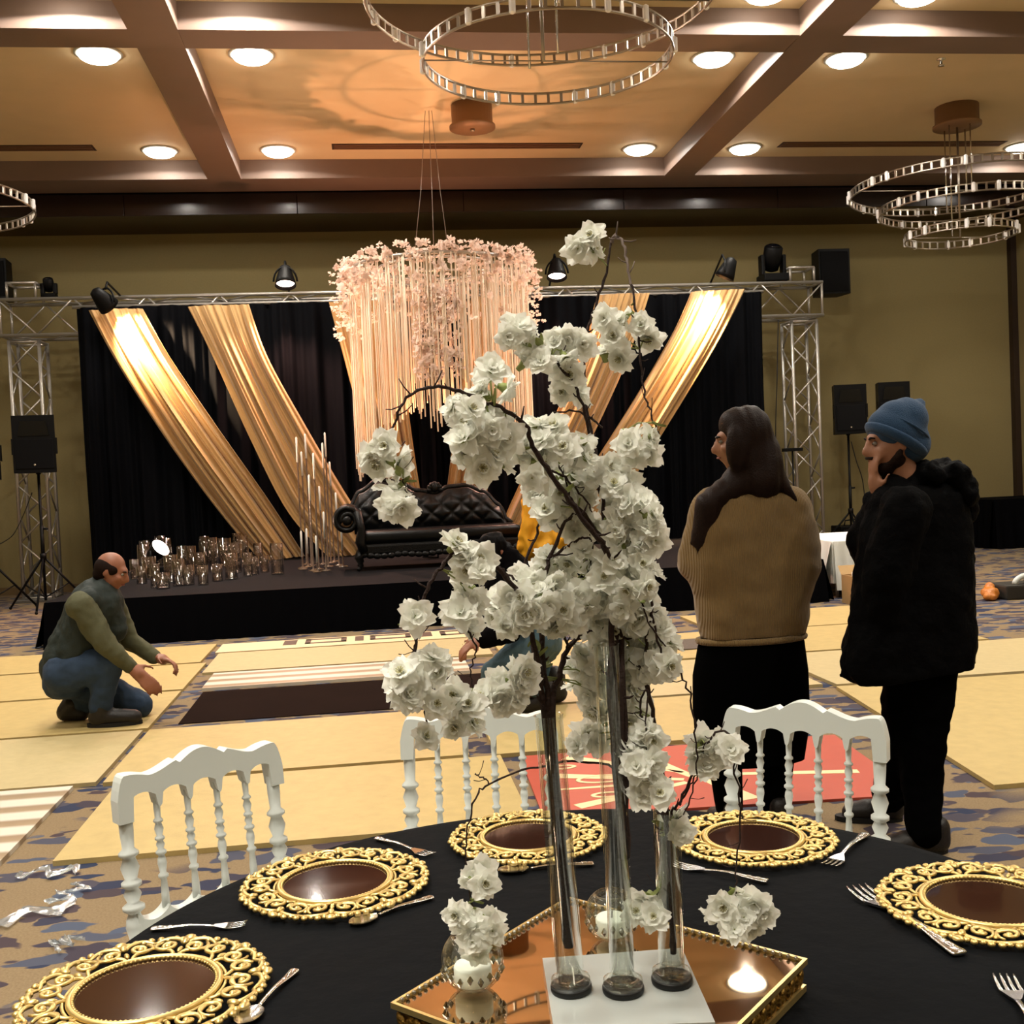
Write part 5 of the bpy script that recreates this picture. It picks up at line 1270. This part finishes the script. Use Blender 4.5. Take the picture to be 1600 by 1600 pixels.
def head(mb, c, f, up, s_=1.0):
    """continuous head: skull, jaw, nose, lips, ears. c = centre, f = facing direction, up. returns basis"""
    f = Vector(f).normalized(); up = Vector(up); up = (up - f*up.dot(f)).normalized(); r = f.cross(up)
    B = Matrix((r, f, up)).transposed()
    at = lambda x, y, z: Vector(c) + B @ (Vector((x, y, z))*s_)
    mb.ell(at(0, -.015, .035), (.074*s_, .092*s_, .085*s_), 18, 12, B)
    mb.ell(at(0, .022, -.03), (.062*s_, .070*s_, .085*s_), 16, 12, B)
    mb.ell(at(0, .045, -.085), (.036*s_, .036*s_, .03*s_), 12, 8, B)         # chin
    mb.ell(at(0, .078, .03), (.05*s_, .022*s_, .02*s_), 12, 8, B)            # brow
    mb.caps(at(0, .092, .02), at(0, .115, -.022), .011*s_, .017*s_, 10)       # nose
    for k in (-1, 1):
        mb.ell(at(k*.012, .104, -.027), (.010*s_,)*3, 8, 6)
        mb.ell(at(k*.038, .070, -.022), (.026*s_, .022*s_, .022*s_), 10, 8, B)  # cheeks
        mb.ell(at(k*.076, -.005, -.005), (.011*s_, .022*s_, .034*s_), 10, 8, B)  # ears
    mb.ell(at(0, .090, -.052), (.024*s_, .013*s_, .008*s_), 10, 6, B); mb.ell(at(0, .086, -.064), (.020*s_, .013*s_, .008*s_), 10, 6, B)
    return at, B
def face_bits(t, at, B, s_, brow_m, body):
    for k in (-1, 1):
        MB().ell(at(k*.030, .083, .008), (.0115*s_, .009*s_, .0085*s_), 10, 8, B).build('eye', EYEW, body)
        MB().ell(at(k*.030, .0905, .008), (.005*s_, .003*s_, .005*s_), 8, 6, B).build('iris', EYED, body)
        MB().tube([at(k*.014, .097, .026), at(k*.030, .097, .031), at(k*.046, .086, .027)], [.004*s_, .005*s_, .003*s_], 6).build('eyebrow', brow_m, body)
    MB().tube([at(-.022, .094, -.057), at(0, .103, -.055), at(.022, .094, -.057)], [.003*s_, .005*s_, .003*s_], 6).build('lips', LIP, body)
def shoe(t, heel, toe, m_, top=.10, w_=.048, nm='shoe', ankle=None):
    h = Vector(heel); q = Vector(toe); d = (q-h); mb = MB()
    mb.caps(h + V(0, 0, .045), h.lerp(q, .55) + V(0, 0, .042), w_*.86, w_*.95); mb.caps(h.lerp(q, .5) + V(0, 0, .04), q + V(0, 0, .035) - d.normalized()*.03, w_*.95, w_*.75)
    mb.caps(h + V(0, 0, .05), (Vector(ankle) if ankle is not None else h + V(0, 0, top)), w_*.88, w_*.85)
    o = fuse(nm, mb, m_, t, .010, 4)
    zoff = world_loc(t).z
    for v in o.data.vertices: v.co.z = max(v.co.z, .012 - zoff)
    sl = MB(); n = 20; dn = d.normalized(); sd = V(-dn.y, dn.x, 0); c = (h+q)/2; L = d.length/2 + w_*.7
    poly = [c + dn*L*math.cos(2*PI*i/n) + sd*w_*.98*math.sin(2*PI*i/n)*(1 if math.cos(2*PI*i/n) > 0 else .85) for i in range(n)]
    sl.prism([(p.x, p.y) for p in poly], 0.001, .022).build('sole', SOLE, o)
def stack(mb, rows, f, n=26):
    ys = [r[0] for r in rows]
    for i in range(n):
        y = ys[0] + (ys[-1]-ys[0])*i/(n-1); k = max(j for j in range(len(ys)-1) if ys[j] <= y + 1e-6); u = (y-ys[k])/(ys[k+1]-ys[k])
        v = [a + (b-a)*u for a, b in zip(rows[k][1:], rows[k+1][1:])]; f(mb, y, *v)
FOLD = lambda a, f: (lambda p: a*(noise.noise(Vector((p.x*f, p.y*f, p.z*f*.55))) + .5*noise.noise(p*f*2.1)))

# ---- woman with folded arms, seen from behind
def woman():
    Y = 4.25
    w_ = lambda x, y, dy=0: P(x, y, Y + dy)
    ft = (w_(1175, 1300)); t = thing('person', 'person with long dark hair, tan knitted sweater and black skirt, arms folded', 'person', (ft.x, Y, 0))
    fx, fz = ft.x, 0
    body = MB()
    hc = w_(1158, 690)
    at, B = head(body, hc, (-.93, .25, -.08), (-.02, .02, 1), .98)
    hipL, hipR = w_(1135, 1030), w_(1213, 1030); kL, kR = w_(1133, 1190), w_(1214, 1190)
    aL = V(w_(1143, 1290).x, Y + .02, .09); aR = V(w_(1212, 1290).x, Y, .09)
    body.caps(w_(1168, 725), w_(1178, 790), .05, .06); body.caps(w_(1178, 800), w_(1175, 900), .075, .07); body.caps(w_(1175, 900), w_(1174, 1000), .07, .08)
    shL, shR = w_(1105, 795), w_(1245, 790); eL, eR = w_(1088, 885, .06), w_(1258, 885, .06)
    for a, b, c in ((shL, eL, w_(1180, 860, .22)), (shR, eR, w_(1160, 870, .24))):
        body.caps(w_(1176, 800), a, .06, .052); body.caps(a, b, .048, .04); body.caps(b, c, .04, .03)
    hand(body, w_(1180, 860, .22), (1, .1, .1), (0, -1, 0), .17, .4, .1, 1); hand(body, w_(1160, 870, .24), (-1, .1, .1), (0, -1, 0), .17, .4, .1, -1)
    for h, k, a in ((hipL, kL, aL), (hipR, kR, aR)): body.caps(w_(1175, 1000), h, .075, .07); body.caps(h, k, .065, .05); body.caps(k, a, .045, .032); body.caps(a, a + V(0, .06, -.05), .03, .02)
    bo = fuse('body', body, SKIN, t, .011, 5); face_bits(t, at, B, .98, HAIRD, bo)
    # sweater
    s_ = MB()
    s_.caps(w_(1128, 792), w_(1228, 786), .078, .078); s_.caps(w_(1150, 770), w_(1205, 768), .055, .055)
    stack(s_, ((795, 1122, 1232, .095), (830, 1116, 1234, .112), (880, 1114, 1236, .12), (925, 1128, 1222, .118), (962, 1130, 1219, .116), (988, 1131, 1216, .106)), lambda mb, y, xa, xb, r: mb.caps(w_(xa, y), w_(xb, y), r, r))
    s_.caps(w_(1106, 800), w_(1084, 878, .03), .076, .070); s_.caps(w_(1084, 882, .05), w_(1180, 862, .2), .068, .05)
    s_.caps(w_(1244, 795), w_(1257, 876, .03), .074, .068); s_.caps(w_(1257, 880, .05), w_(1165, 868, .22), .066, .05)
    so = fuse('sweater', s_, KNIT, t, .012, 5, FOLD(.012, 8))
    hm = w_(1174, 992); cut = hm.z - Vector(t.location).z
    hem = MB().tube([(hm.x + .222*math.cos(2*PI*i/40), Y + .118*math.sin(2*PI*i/40), hm.z - .012) for i in range(40)], .013, 8, closed=True); hem.build('sweater_hem', KNIT, so)
    for v in so.data.vertices:
        if v.co.z < cut: v.co.z = cut
    # skirt
    k_ = MB(); n = 48
    def sec(y, xa, xb, dep):
        a, b = w_(xa, y), w_(xb, y); return (a+b)/2, (b.x-a.x)/2, dep
    secs = [sec(982, 1102, 1246, .085), sec(1004, 1092, 1256, .118), sec(1050, 1084, 1262, .13), sec(1100, 1084, 1264, .13), sec(1150, 1088, 1262, .125), sec(1188, 1092, 1256, .12)]
    vs_ = []; fs = []
    for c, rx, ry in secs:
        for j in range(n): a = 2*PI*j/n; vs_.append((c.x + rx*math.cos(a)*(1 + .012*math.sin(a*9)), Y + ry*math.sin(a), c.z))
    for i in range(len(secs)-1):
        for j in range(n): fs.append((i*n+j, (i+1)*n+j, (i+1)*n+(j+1) % n, i*n+(j+1) % n))
    k_.add(vs_, fs, True).build('skirt', BLKTR, t)
    l_ = MB()
    for h, k, a in ((hipL, kL, aL), (hipR, kR, aR)): l_.caps(h, k, .088, .070); l_.caps(k, V(a.x, a.y, .10), .070, .058)
    fuse('leggings', l_, BLKTR, t, .013, 4)
    shoe(t, (aL.x, aL.y - .05, 0), (aL.x - .03, aL.y + .15, 0), BOOT, .11); shoe(t, (aR.x, aR.y - .05, 0), (aR.x + .02, aR.y + .16, 0), BOOT, .11)
    # hair
    h_ = MB()
    h_.ell(w_(1171, 682, .0), (.098, .100, .130), 20, 14); h_.ell(w_(1182, 716, -.01), (.104, .095, .125), 20, 14); h_.ell(w_(1150, 664, .0), (.070, .084, .075)); h_.ell(w_(1152, 700, -.07), (.052, .035, .10)); h_.ell(w_(1152, 700, .07), (.052, .035, .10))
    h_.caps(w_(1190, 725, -.02), w_(1190, 752, -.04), .092, .085); h_.caps(w_(1160, 735, -.01), w_(1142, 765, -.03), .06, .06)
    h_.caps(w_(1135, 765, -.03), w_(1105, 790, -.05), .055, .055); h_.caps(w_(1105, 790, -.06), w_(1094, 838, -.07), .055, .02); h_.caps(w_(1120, 775, -.06), w_(1104, 858, -.08), .045, .012); h_.caps(w_(1100, 800, -.06), w_(1088, 868, -.07), .035, .008); h_.caps(w_(1096, 800, -.04), w_(1082, 850, -.05), .03, .014)
    h_.caps(w_(1205, 735, -.03), w_(1222, 758, -.05), .055, .035); h_.caps(w_(1228, 762, -.07), w_(1256, 800, -.08), .022, .009)
    fuse('hair', h_, HAIRD, t, .011, 16, lambda p: .0016*math.sin(p.x*150 + 5*noise.noise(p*5)))
woman()

# ---- man in a parka and blue hat
def man_parka():
    Y = 3.9
    w_ = lambda x, y, dy=0: P(x, y, Y + dy)
    f1 = PZ(1440, 1338, 0); f2 = PZ(1352, 1285, 0)
    t = thing('person', 'person in a black hooded parka and blue knitted hat, hand at the mouth', 'person', (f1.x, Y, 0))
    body = MB(); hc = w_(1397, 692); at, B = head(body, hc, (-1, .12, -.10), (-.05, .02, 1), 1.0)
    body.caps(w_(1405, 725), w_(1425, 775), .056, .065); body.caps(w_(1428, 800), w_(1430, 1000), .09, .09)
    sh, el = w_(1415, 800, -.18), w_(1385, 900, -.16); sh2, el2 = w_(1400, 800, .16), w_(1352, 850, .14); wr = w_(1380, 765, .02)
    body.caps(w_(1420, 790), sh, .06, .055); body.caps(sh, el, .05, .045); body.caps(el, w_(1388, 960, -.08), .04, .03); hand(body, w_(1388, 960, -.08), (.3, .4, -1), (1, .2, 0), .15, .4)
    body.caps(w_(1420, 790), sh2, .06, .055); body.caps(sh2, el2, .05, .045); body.caps(el2, wr, .04, .03)
    hand(body, w_(1372, 772, -.01), (-.22, -.05, 1), (.7, 0, .3), .18, .6, .1, -1)
    k1 = w_(1437, 1210); hp1, hp2 = w_(1450, 1050), w_(1425, 1050); k2 = P(1408, 1190, Y + .12)
    a1 = V(f1.x + .02, f1.y + .02, .1); a2 = V(f2.x + .10, f2.y, .1)
    for h, k, a in ((hp1, k1, a1), (hp2, k2, a2)): body.caps(w_(1432, 1000), h, .09, .08); body.caps(h, k, .07, .05); body.caps(k, a, .045, .034); body.caps(a, a + V(-.04, 0, -.05), .03, .02)
    bo = fuse('body', body, SKIN, t, .011, 5); face_bits(t, at, B, 1.0, HAIRD, bo)
    MB().tube([at(-.03, .098, -.046), at(0, .112, -.043), at(.03, .098, -.046)], .006, 6).build('moustache', HAIRD, bo)
    # beard: jaw strap only
    br = MB(); br.ell(at(0, .046, -.084), (.050, .050, .040), 14, 8, B); br.ell(at(0, .015, -.066), (.068, .052, .040), 14, 8, B); br.caps(at(.062, .012, -.05), at(.072, -.005, -.005), .016, .008); br.caps(at(-.062, .012, -.05), at(-.072, -.005, -.005), .016, .008)
    fuse('beard', br, HAIRD, t, .009, 3)
    # hat
    h_ = MB(); up = B @ V(0, 0, 1)
    h_.ell(w_(1400, 672), (.112, .098, .085), 20, 12, Matrix.Rotation(.42, 3, 'Y')); h_.ell(w_(1415, 655), (.085, .085, .08)); h_.caps(w_(1418, 652), w_(1436, 632), .062, .026); h_.caps(w_(1385, 660), w_(1415, 640), .055, .05)
    h_.caps(w_(1402, 660), w_(1420, 692), .088, .082)
    ho = fuse('hat', h_, BEANIE, t, .010, 5)
    cb = MB(); c0 = w_(1398, 690); ang = .55; ax = Matrix.Rotation(ang, 3, 'Y')
    ring = [c0 + ax @ V(.108*math.cos(2*PI*i/36), .096*math.sin(2*PI*i/36), 0) for i in range(36)]
    cb.tube(ring, .024, 8, closed=True, flat=.5).build('hat_cuff', BEANIE, ho)
    MB().tube([c0 + ax @ V(.106*math.cos(2*PI*i/36) + .0, .096*math.sin(2*PI*i/36), .062) for i in range(36)], .005, 6, closed=True).build('cuff_edge', BEANIE, ho)
    # parka
    p_ = MB()
    p_.caps(w_(1402, 792, -.05), w_(1470, 790, -.05), .10, .10); p_.caps(w_(1402, 792, .08), w_(1470, 790, .08), .10, .10); p_.caps(w_(1400, 770), w_(1460, 765), .075, .085)
    stack(p_, ((800, 1402, 1466, .115), (850, 1394, 1468, .128), (910, 1388, 1466, .132), (960, 1382, 1466, .132), (1000, 1374, 1470, .128), (1035, 1362, 1478, .112)), lambda mb, y, xa, xb, r: (mb.caps(w_(xa, y, -.03), w_(xb, y, -.03), r, r), mb.caps(w_(xa, y, .08), w_(xb, y, .08), r, r)))
    p_.caps(w_(1350, 1038, .0), w_(1400, 1030, 0), .045, .07); p_.caps(w_(1328, 1048, .0), w_(1346, 985, 0), .022, .06); p_.caps(w_(1330, 1046, 0), w_(1380, 1040, 0), .025, .06); p_.caps(w_(1320, 1054, 0), w_(1345, 1030, 0), .016, .045)
    p_.caps(sh, el, .095, .085); p_.caps(el, w_(1384, 965, -.10), .082, .072)
    p_.caps(sh2, el2, .09, .08); p_.caps(el2, w_(1374, 785, .03), .076, .052)
    p_.ell(w_(1360, 785, .02), (.035, .05, .05)); p_.caps(w_(1383, 790, .05), w_(1372, 850, .05), .06, .09)
    po = fuse('parka', p_, PARKA, t, .014, 4, FOLD(.016, 12))
    zc = w_(1420, 1052).z
    for v in po.data.vertices: v.co.z = max(v.co.z, zc + .02*math.sin(v.co.x*7))
    hd = MB(); hd.ell(w_(1475, 745, .0), (.075, .14, .07)); hd.ell(w_(1492, 770, 0), (.07, .14, .085)); hd.ell(w_(1440, 745, .0), (.075, .14, .055)); hd.ell(w_(1500, 790, 0), (.05, .1, .07)); hd.ell(w_(1408, 765, 0), (.05, .12, .05))
    fuse('hood', hd, PARKA, t, .012, 3, FOLD(.02, 18))
    l_ = MB()
    for h, k, a in ((hp1, k1, a1), (hp2, k2, a2)): l_.caps(h, k, .11, .082); l_.caps(k, V(a.x, a.y, .09), .082, .066)
    fuse('trousers', l_, BLKTR, t, .013, 4, FOLD(.012, 14))
    shoe(t, (a1.x + .06, a1.y, 0), (a1.x - .16, a1.y + .03, 0), BOOT, .10, .052); shoe(t, (a2.x + .02, a2.y - .01, 0), (a2.x - .17, a2.y + .05, 0), BOOT, .10, .052)
man_parka()

# ---- kneeling man at the left
def man_kneeling():
    Y = 7.25
    w_ = lambda x, y, dy=0: P(x, y, Y + dy)
    g = PZ(160, 1132, 0); t = thing('person', 'person in a dark green vest and jeans kneeling on one knee at the left', 'person', (g.x, Y, .022))
    Z0 = .022
    body = MB(); hc = w_(174, 893); at, B = head(body, hc, (.93, -.15, -.36), (.30, 0, .95), 1.02)
    neck = w_(152, 928); body.caps(w_(168, 905), neck, .056, .055); body.caps(neck, w_(146, 940), .055, .085); body.caps(w_(146, 940), w_(122, 1010), .085, .11); body.caps(w_(122, 1010), w_(108, 1048), .13, .13)
    shN, elN, wrN = w_(128, 948, -.2), w_(166, 1008, -.22), w_(204, 1042, -.18)
    shF, elF, wrF = w_(175, 945, .2), w_(203, 1002, .2), w_(243, 1027, .15)
    body.caps(neck + V(0, 0, -.05), shN, .055, .05); body.caps(shN, elN, .052, .044); body.caps(elN, wrN, .042, .030); body.caps(neck + V(0, 0, -.05), shF, .055, .05); body.caps(shF, elF, .052, .044); body.caps(elF, wrF, .042, .030)
    hand(body, wrN, (.75, -.1, -.75), (-.3, .9, -.3), .24, .3, .12, 1); hand(body, wrF, (.85, -.3, -.25), (.1, -.4, -1), .22, .7, .1, -1)
    hpN, knN, anN = w_(100, 1052, -.10), w_(168, 1036, -.14), w_(158, 1112, -.12)
    hpF, knF, anF = w_(110, 1058, .08), w_(216, 1098, .12), w_(112, 1100, .12); knF.z = Z0 + .075
    body.caps(w_(108, 1048), hpN, .13, .10); body.caps(hpN, knN, .085, .06); body.caps(knN, anN, .055, .042); body.caps(w_(108, 1048), hpF, .13, .10); body.caps(hpF, knF, .085, .06); body.caps(knF, anF, .055, .042)
    bo = fuse('body', body, SKIN2, t, .013, 4); face_bits(t, at, B, 1.02, HAIRD, bo)
    h_ = MB(); h_.ell(at(0, -.024, .014), (.087, .092, .082), 18, 12, B); h_.ell(at(0, -.05, -.035), (.070, .060, .055), 14, 10, B); h_.ell(at(.05, .012, .018), (.030, .046, .036), 12, 8, B); h_.ell(at(-.05, .012, .018), (.030, .046, .036), 12, 8, B)
    fuse('hair', h_, mat('greying_hair', '#1c120e', .7, noise_amt=.4, noise_scale=80, spec=.08), t, .012, 3)
    s_ = MB(); s_.ell(shN, .095); s_.caps(shN, elN, .088, .070); s_.caps(elN, wrN, .068, .048); s_.ell(shF, .09); s_.caps(shF, elF, .082, .068); s_.caps(elF, wrF, .066, .046)
    fuse('shirt_sleeves', s_, OLIVE, t, .014, 4, FOLD(.012, 14))
    v_ = MB(); v_.caps(w_(160, 918), w_(150, 945), .085, .12); v_.ell(w_(146, 918), (.08, .1, .05)); v_.caps(w_(150, 945), w_(122, 1005), .17, .165); v_.caps(w_(122, 1005), w_(103, 1045), .165, .16); v_.caps(w_(140, 938, -.12), w_(112, 1030, -.08), .09, .11); v_.caps(w_(162, 940, .12), w_(130, 1025, .1), .09, .11); v_.ell(w_(98, 1030), (.12, .17, .14)); v_.caps(w_(172, 925), w_(180, 985), .06, .08)
    fuse('vest', v_, VEST, t, .014, 4, FOLD(.015, 12))
    j_ = MB(); j_.ell(w_(104, 1062), (.15, .18, .13)); j_.caps(hpN, knN, .135, .105); j_.caps(knN, V(anN.x, anN.y, anN.z + .03), .10, .072); j_.caps(hpF, knF, .13, .095); j_.caps(knF, V(anF.x + .05, anF.y, anF.z), .085, .06)
    jo = fuse('jeans', j_, DENIM, t, .014, 4, FOLD(.012, 13))
    for v in jo.data.vertices: v.co.z = max(v.co.z, .003)
    zz = Z0
    b_ = MB(); h = V(anN.x, anN.y, zz); b_.caps(h + V(-.02, 0, .06), h + V(.2, 0, .045), .062, .05); b_.caps(h + V(0, 0, .06), anN + V(0, 0, .04), .065, .07)
    bo_ = fuse('boot', b_, BOOT, t, .012, 4)
    for v in bo_.data.vertices: v.co.z = max(v.co.z, .012)
    MB().prism([(h.x + .08 + .17*math.cos(2*PI*i/20), h.y + .058*math.sin(2*PI*i/20)) for i in range(20)], Z0 + .001, Z0 + .025).build('sole', SOLE, bo_)
    b_ = MB(); c = V(anF.x, anF.y, anF.z); b_.caps(c, V(c.x - .04, c.y, zz + .06), .065, .06); b_.caps(V(c.x - .04, c.y, zz + .06), V(c.x + .06, c.y, zz + .045), .058, .05)
    b2 = fuse('boot', b_, BOOT, t, .012, 4)
    for v in b2.data.vertices: v.co.z = max(v.co.z, .004)
man_kneeling()

# ---- crouching person in the middle, half hidden by the blossoms
def crouching():
    Y = 6.75; Z0 = .022
    w_ = lambda x, y, dy=0: P(x, y, Y + dy)
    g = PZ(850, 1125, 0); t = thing('person', 'person in a black top and faded jeans crouching behind the tall tubes', 'person', (g.x, Y, Z0))
    body = MB(); hc = w_(772, 866); at, B = head(body, hc, (-.55, -.45, -.72), (-.5, -.3, .8), 1.0)
    neck = w_(800, 890); body.caps(w_(785, 872), neck, .06, .065); body.caps(neck, w_(828, 960), .075, .10); body.caps(w_(828, 960), w_(840, 995), .13, .13)
    shN, elN, wrN = w_(782, 915, -.18), w_(795, 985, -.2), w_(752, 1000, -.25)
    shF, elF, wrF = w_(790, 905, .18), w_(770, 970, .15), w_(745, 995, .0)
    body.caps(neck + V(0, 0, -.05), shN, .055, .05); body.caps(shN, elN, .052, .044); body.caps(elN, wrN, .042, .03); body.caps(neck + V(0, 0, -.05), shF, .055, .05); body.caps(shF, elF, .052, .044); body.caps(elF, wrF, .042, .03)
    hand(body, wrN, (-.8, -.1, -.35), (0, .3, -1), .19, .5, .1, 1); hand(body, wrF, (-.6, -.3, -.5), (0, .3, -1), .19, .5, .1, -1)
    hp, kn, an = w_(842, 1000, -.1), w_(776, 1056, -.16), w_(850, 1118, -.1); kn.z = max(kn.z, .25); an.z = .12
    hp2, kn2, an2 = w_(846, 1005, .1), w_(820, 1045, .2), w_(868, 1100, .12); an2.z = .14
    for h, k, a in ((hp, kn, an), (hp2, kn2, an2)): body.caps(w_(840, 995), h, .13, .1); body.caps(h, k, .085, .06); body.caps(k, a, .055, .042)
    fuse('body', body, SKIN2, t, .014, 4)
    h_ = MB(); h_.ell(at(0, -.02, .03), (.092, .11, .105), 16, 10, B); h_.ell(at(0, -.05, -.03), (.085, .075, .08), 14, 10, B)
    fuse('hair', h_, mat('black_hair', '#080606', .6, noise_amt=.3, noise_scale=70, spec=.08), t, .013, 2, FOLD(.014, 22))
    s_ = MB(); s_.caps(w_(792, 878), w_(802, 895), .10, .135); s_.caps(w_(800, 895), w_(815, 930), .13, .17); s_.caps(w_(815, 930), w_(838, 985), .17, .16); s_.ell(shN, .1); s_.caps(shN, elN, .09, .075); s_.caps(elN, wrN + V(.02, 0, 0), .075, .055); s_.ell(shF, .095); s_.caps(shF, elF, .085, .07); s_.caps(elF, wrF + V(.02, 0, 0), .07, .05)
    fuse('black_top', s_, BLKTOP, t, .014, 4, FOLD(.012, 13))
    j_ = MB(); j_.ell(w_(845, 1005), (.14, .18, .12))
    for h, k, a in ((hp, kn, an), (hp2, kn2, an2)): j_.caps(h, k, .13, .10); j_.caps(k, a + V(0, 0, .05), .095, .068)
    fuse('jeans', j_, DENIM2, t, .014, 4, FOLD(.014, 16))
    for a, dx in ((an, -.17), (an2, -.15)):
        b_ = MB(); h = V(a.x, a.y, Z0); b_.caps(h + V(.02, 0, .06), h + V(dx, -.02, .045), .062, .05); b_.caps(h + V(0, 0, .06), a + V(0, 0, .05), .066, .074)
        o = fuse('boot', b_, BOOT, t, .012, 4)
        for v in o.data.vertices: v.co.z = max(v.co.z, .004)
crouching()
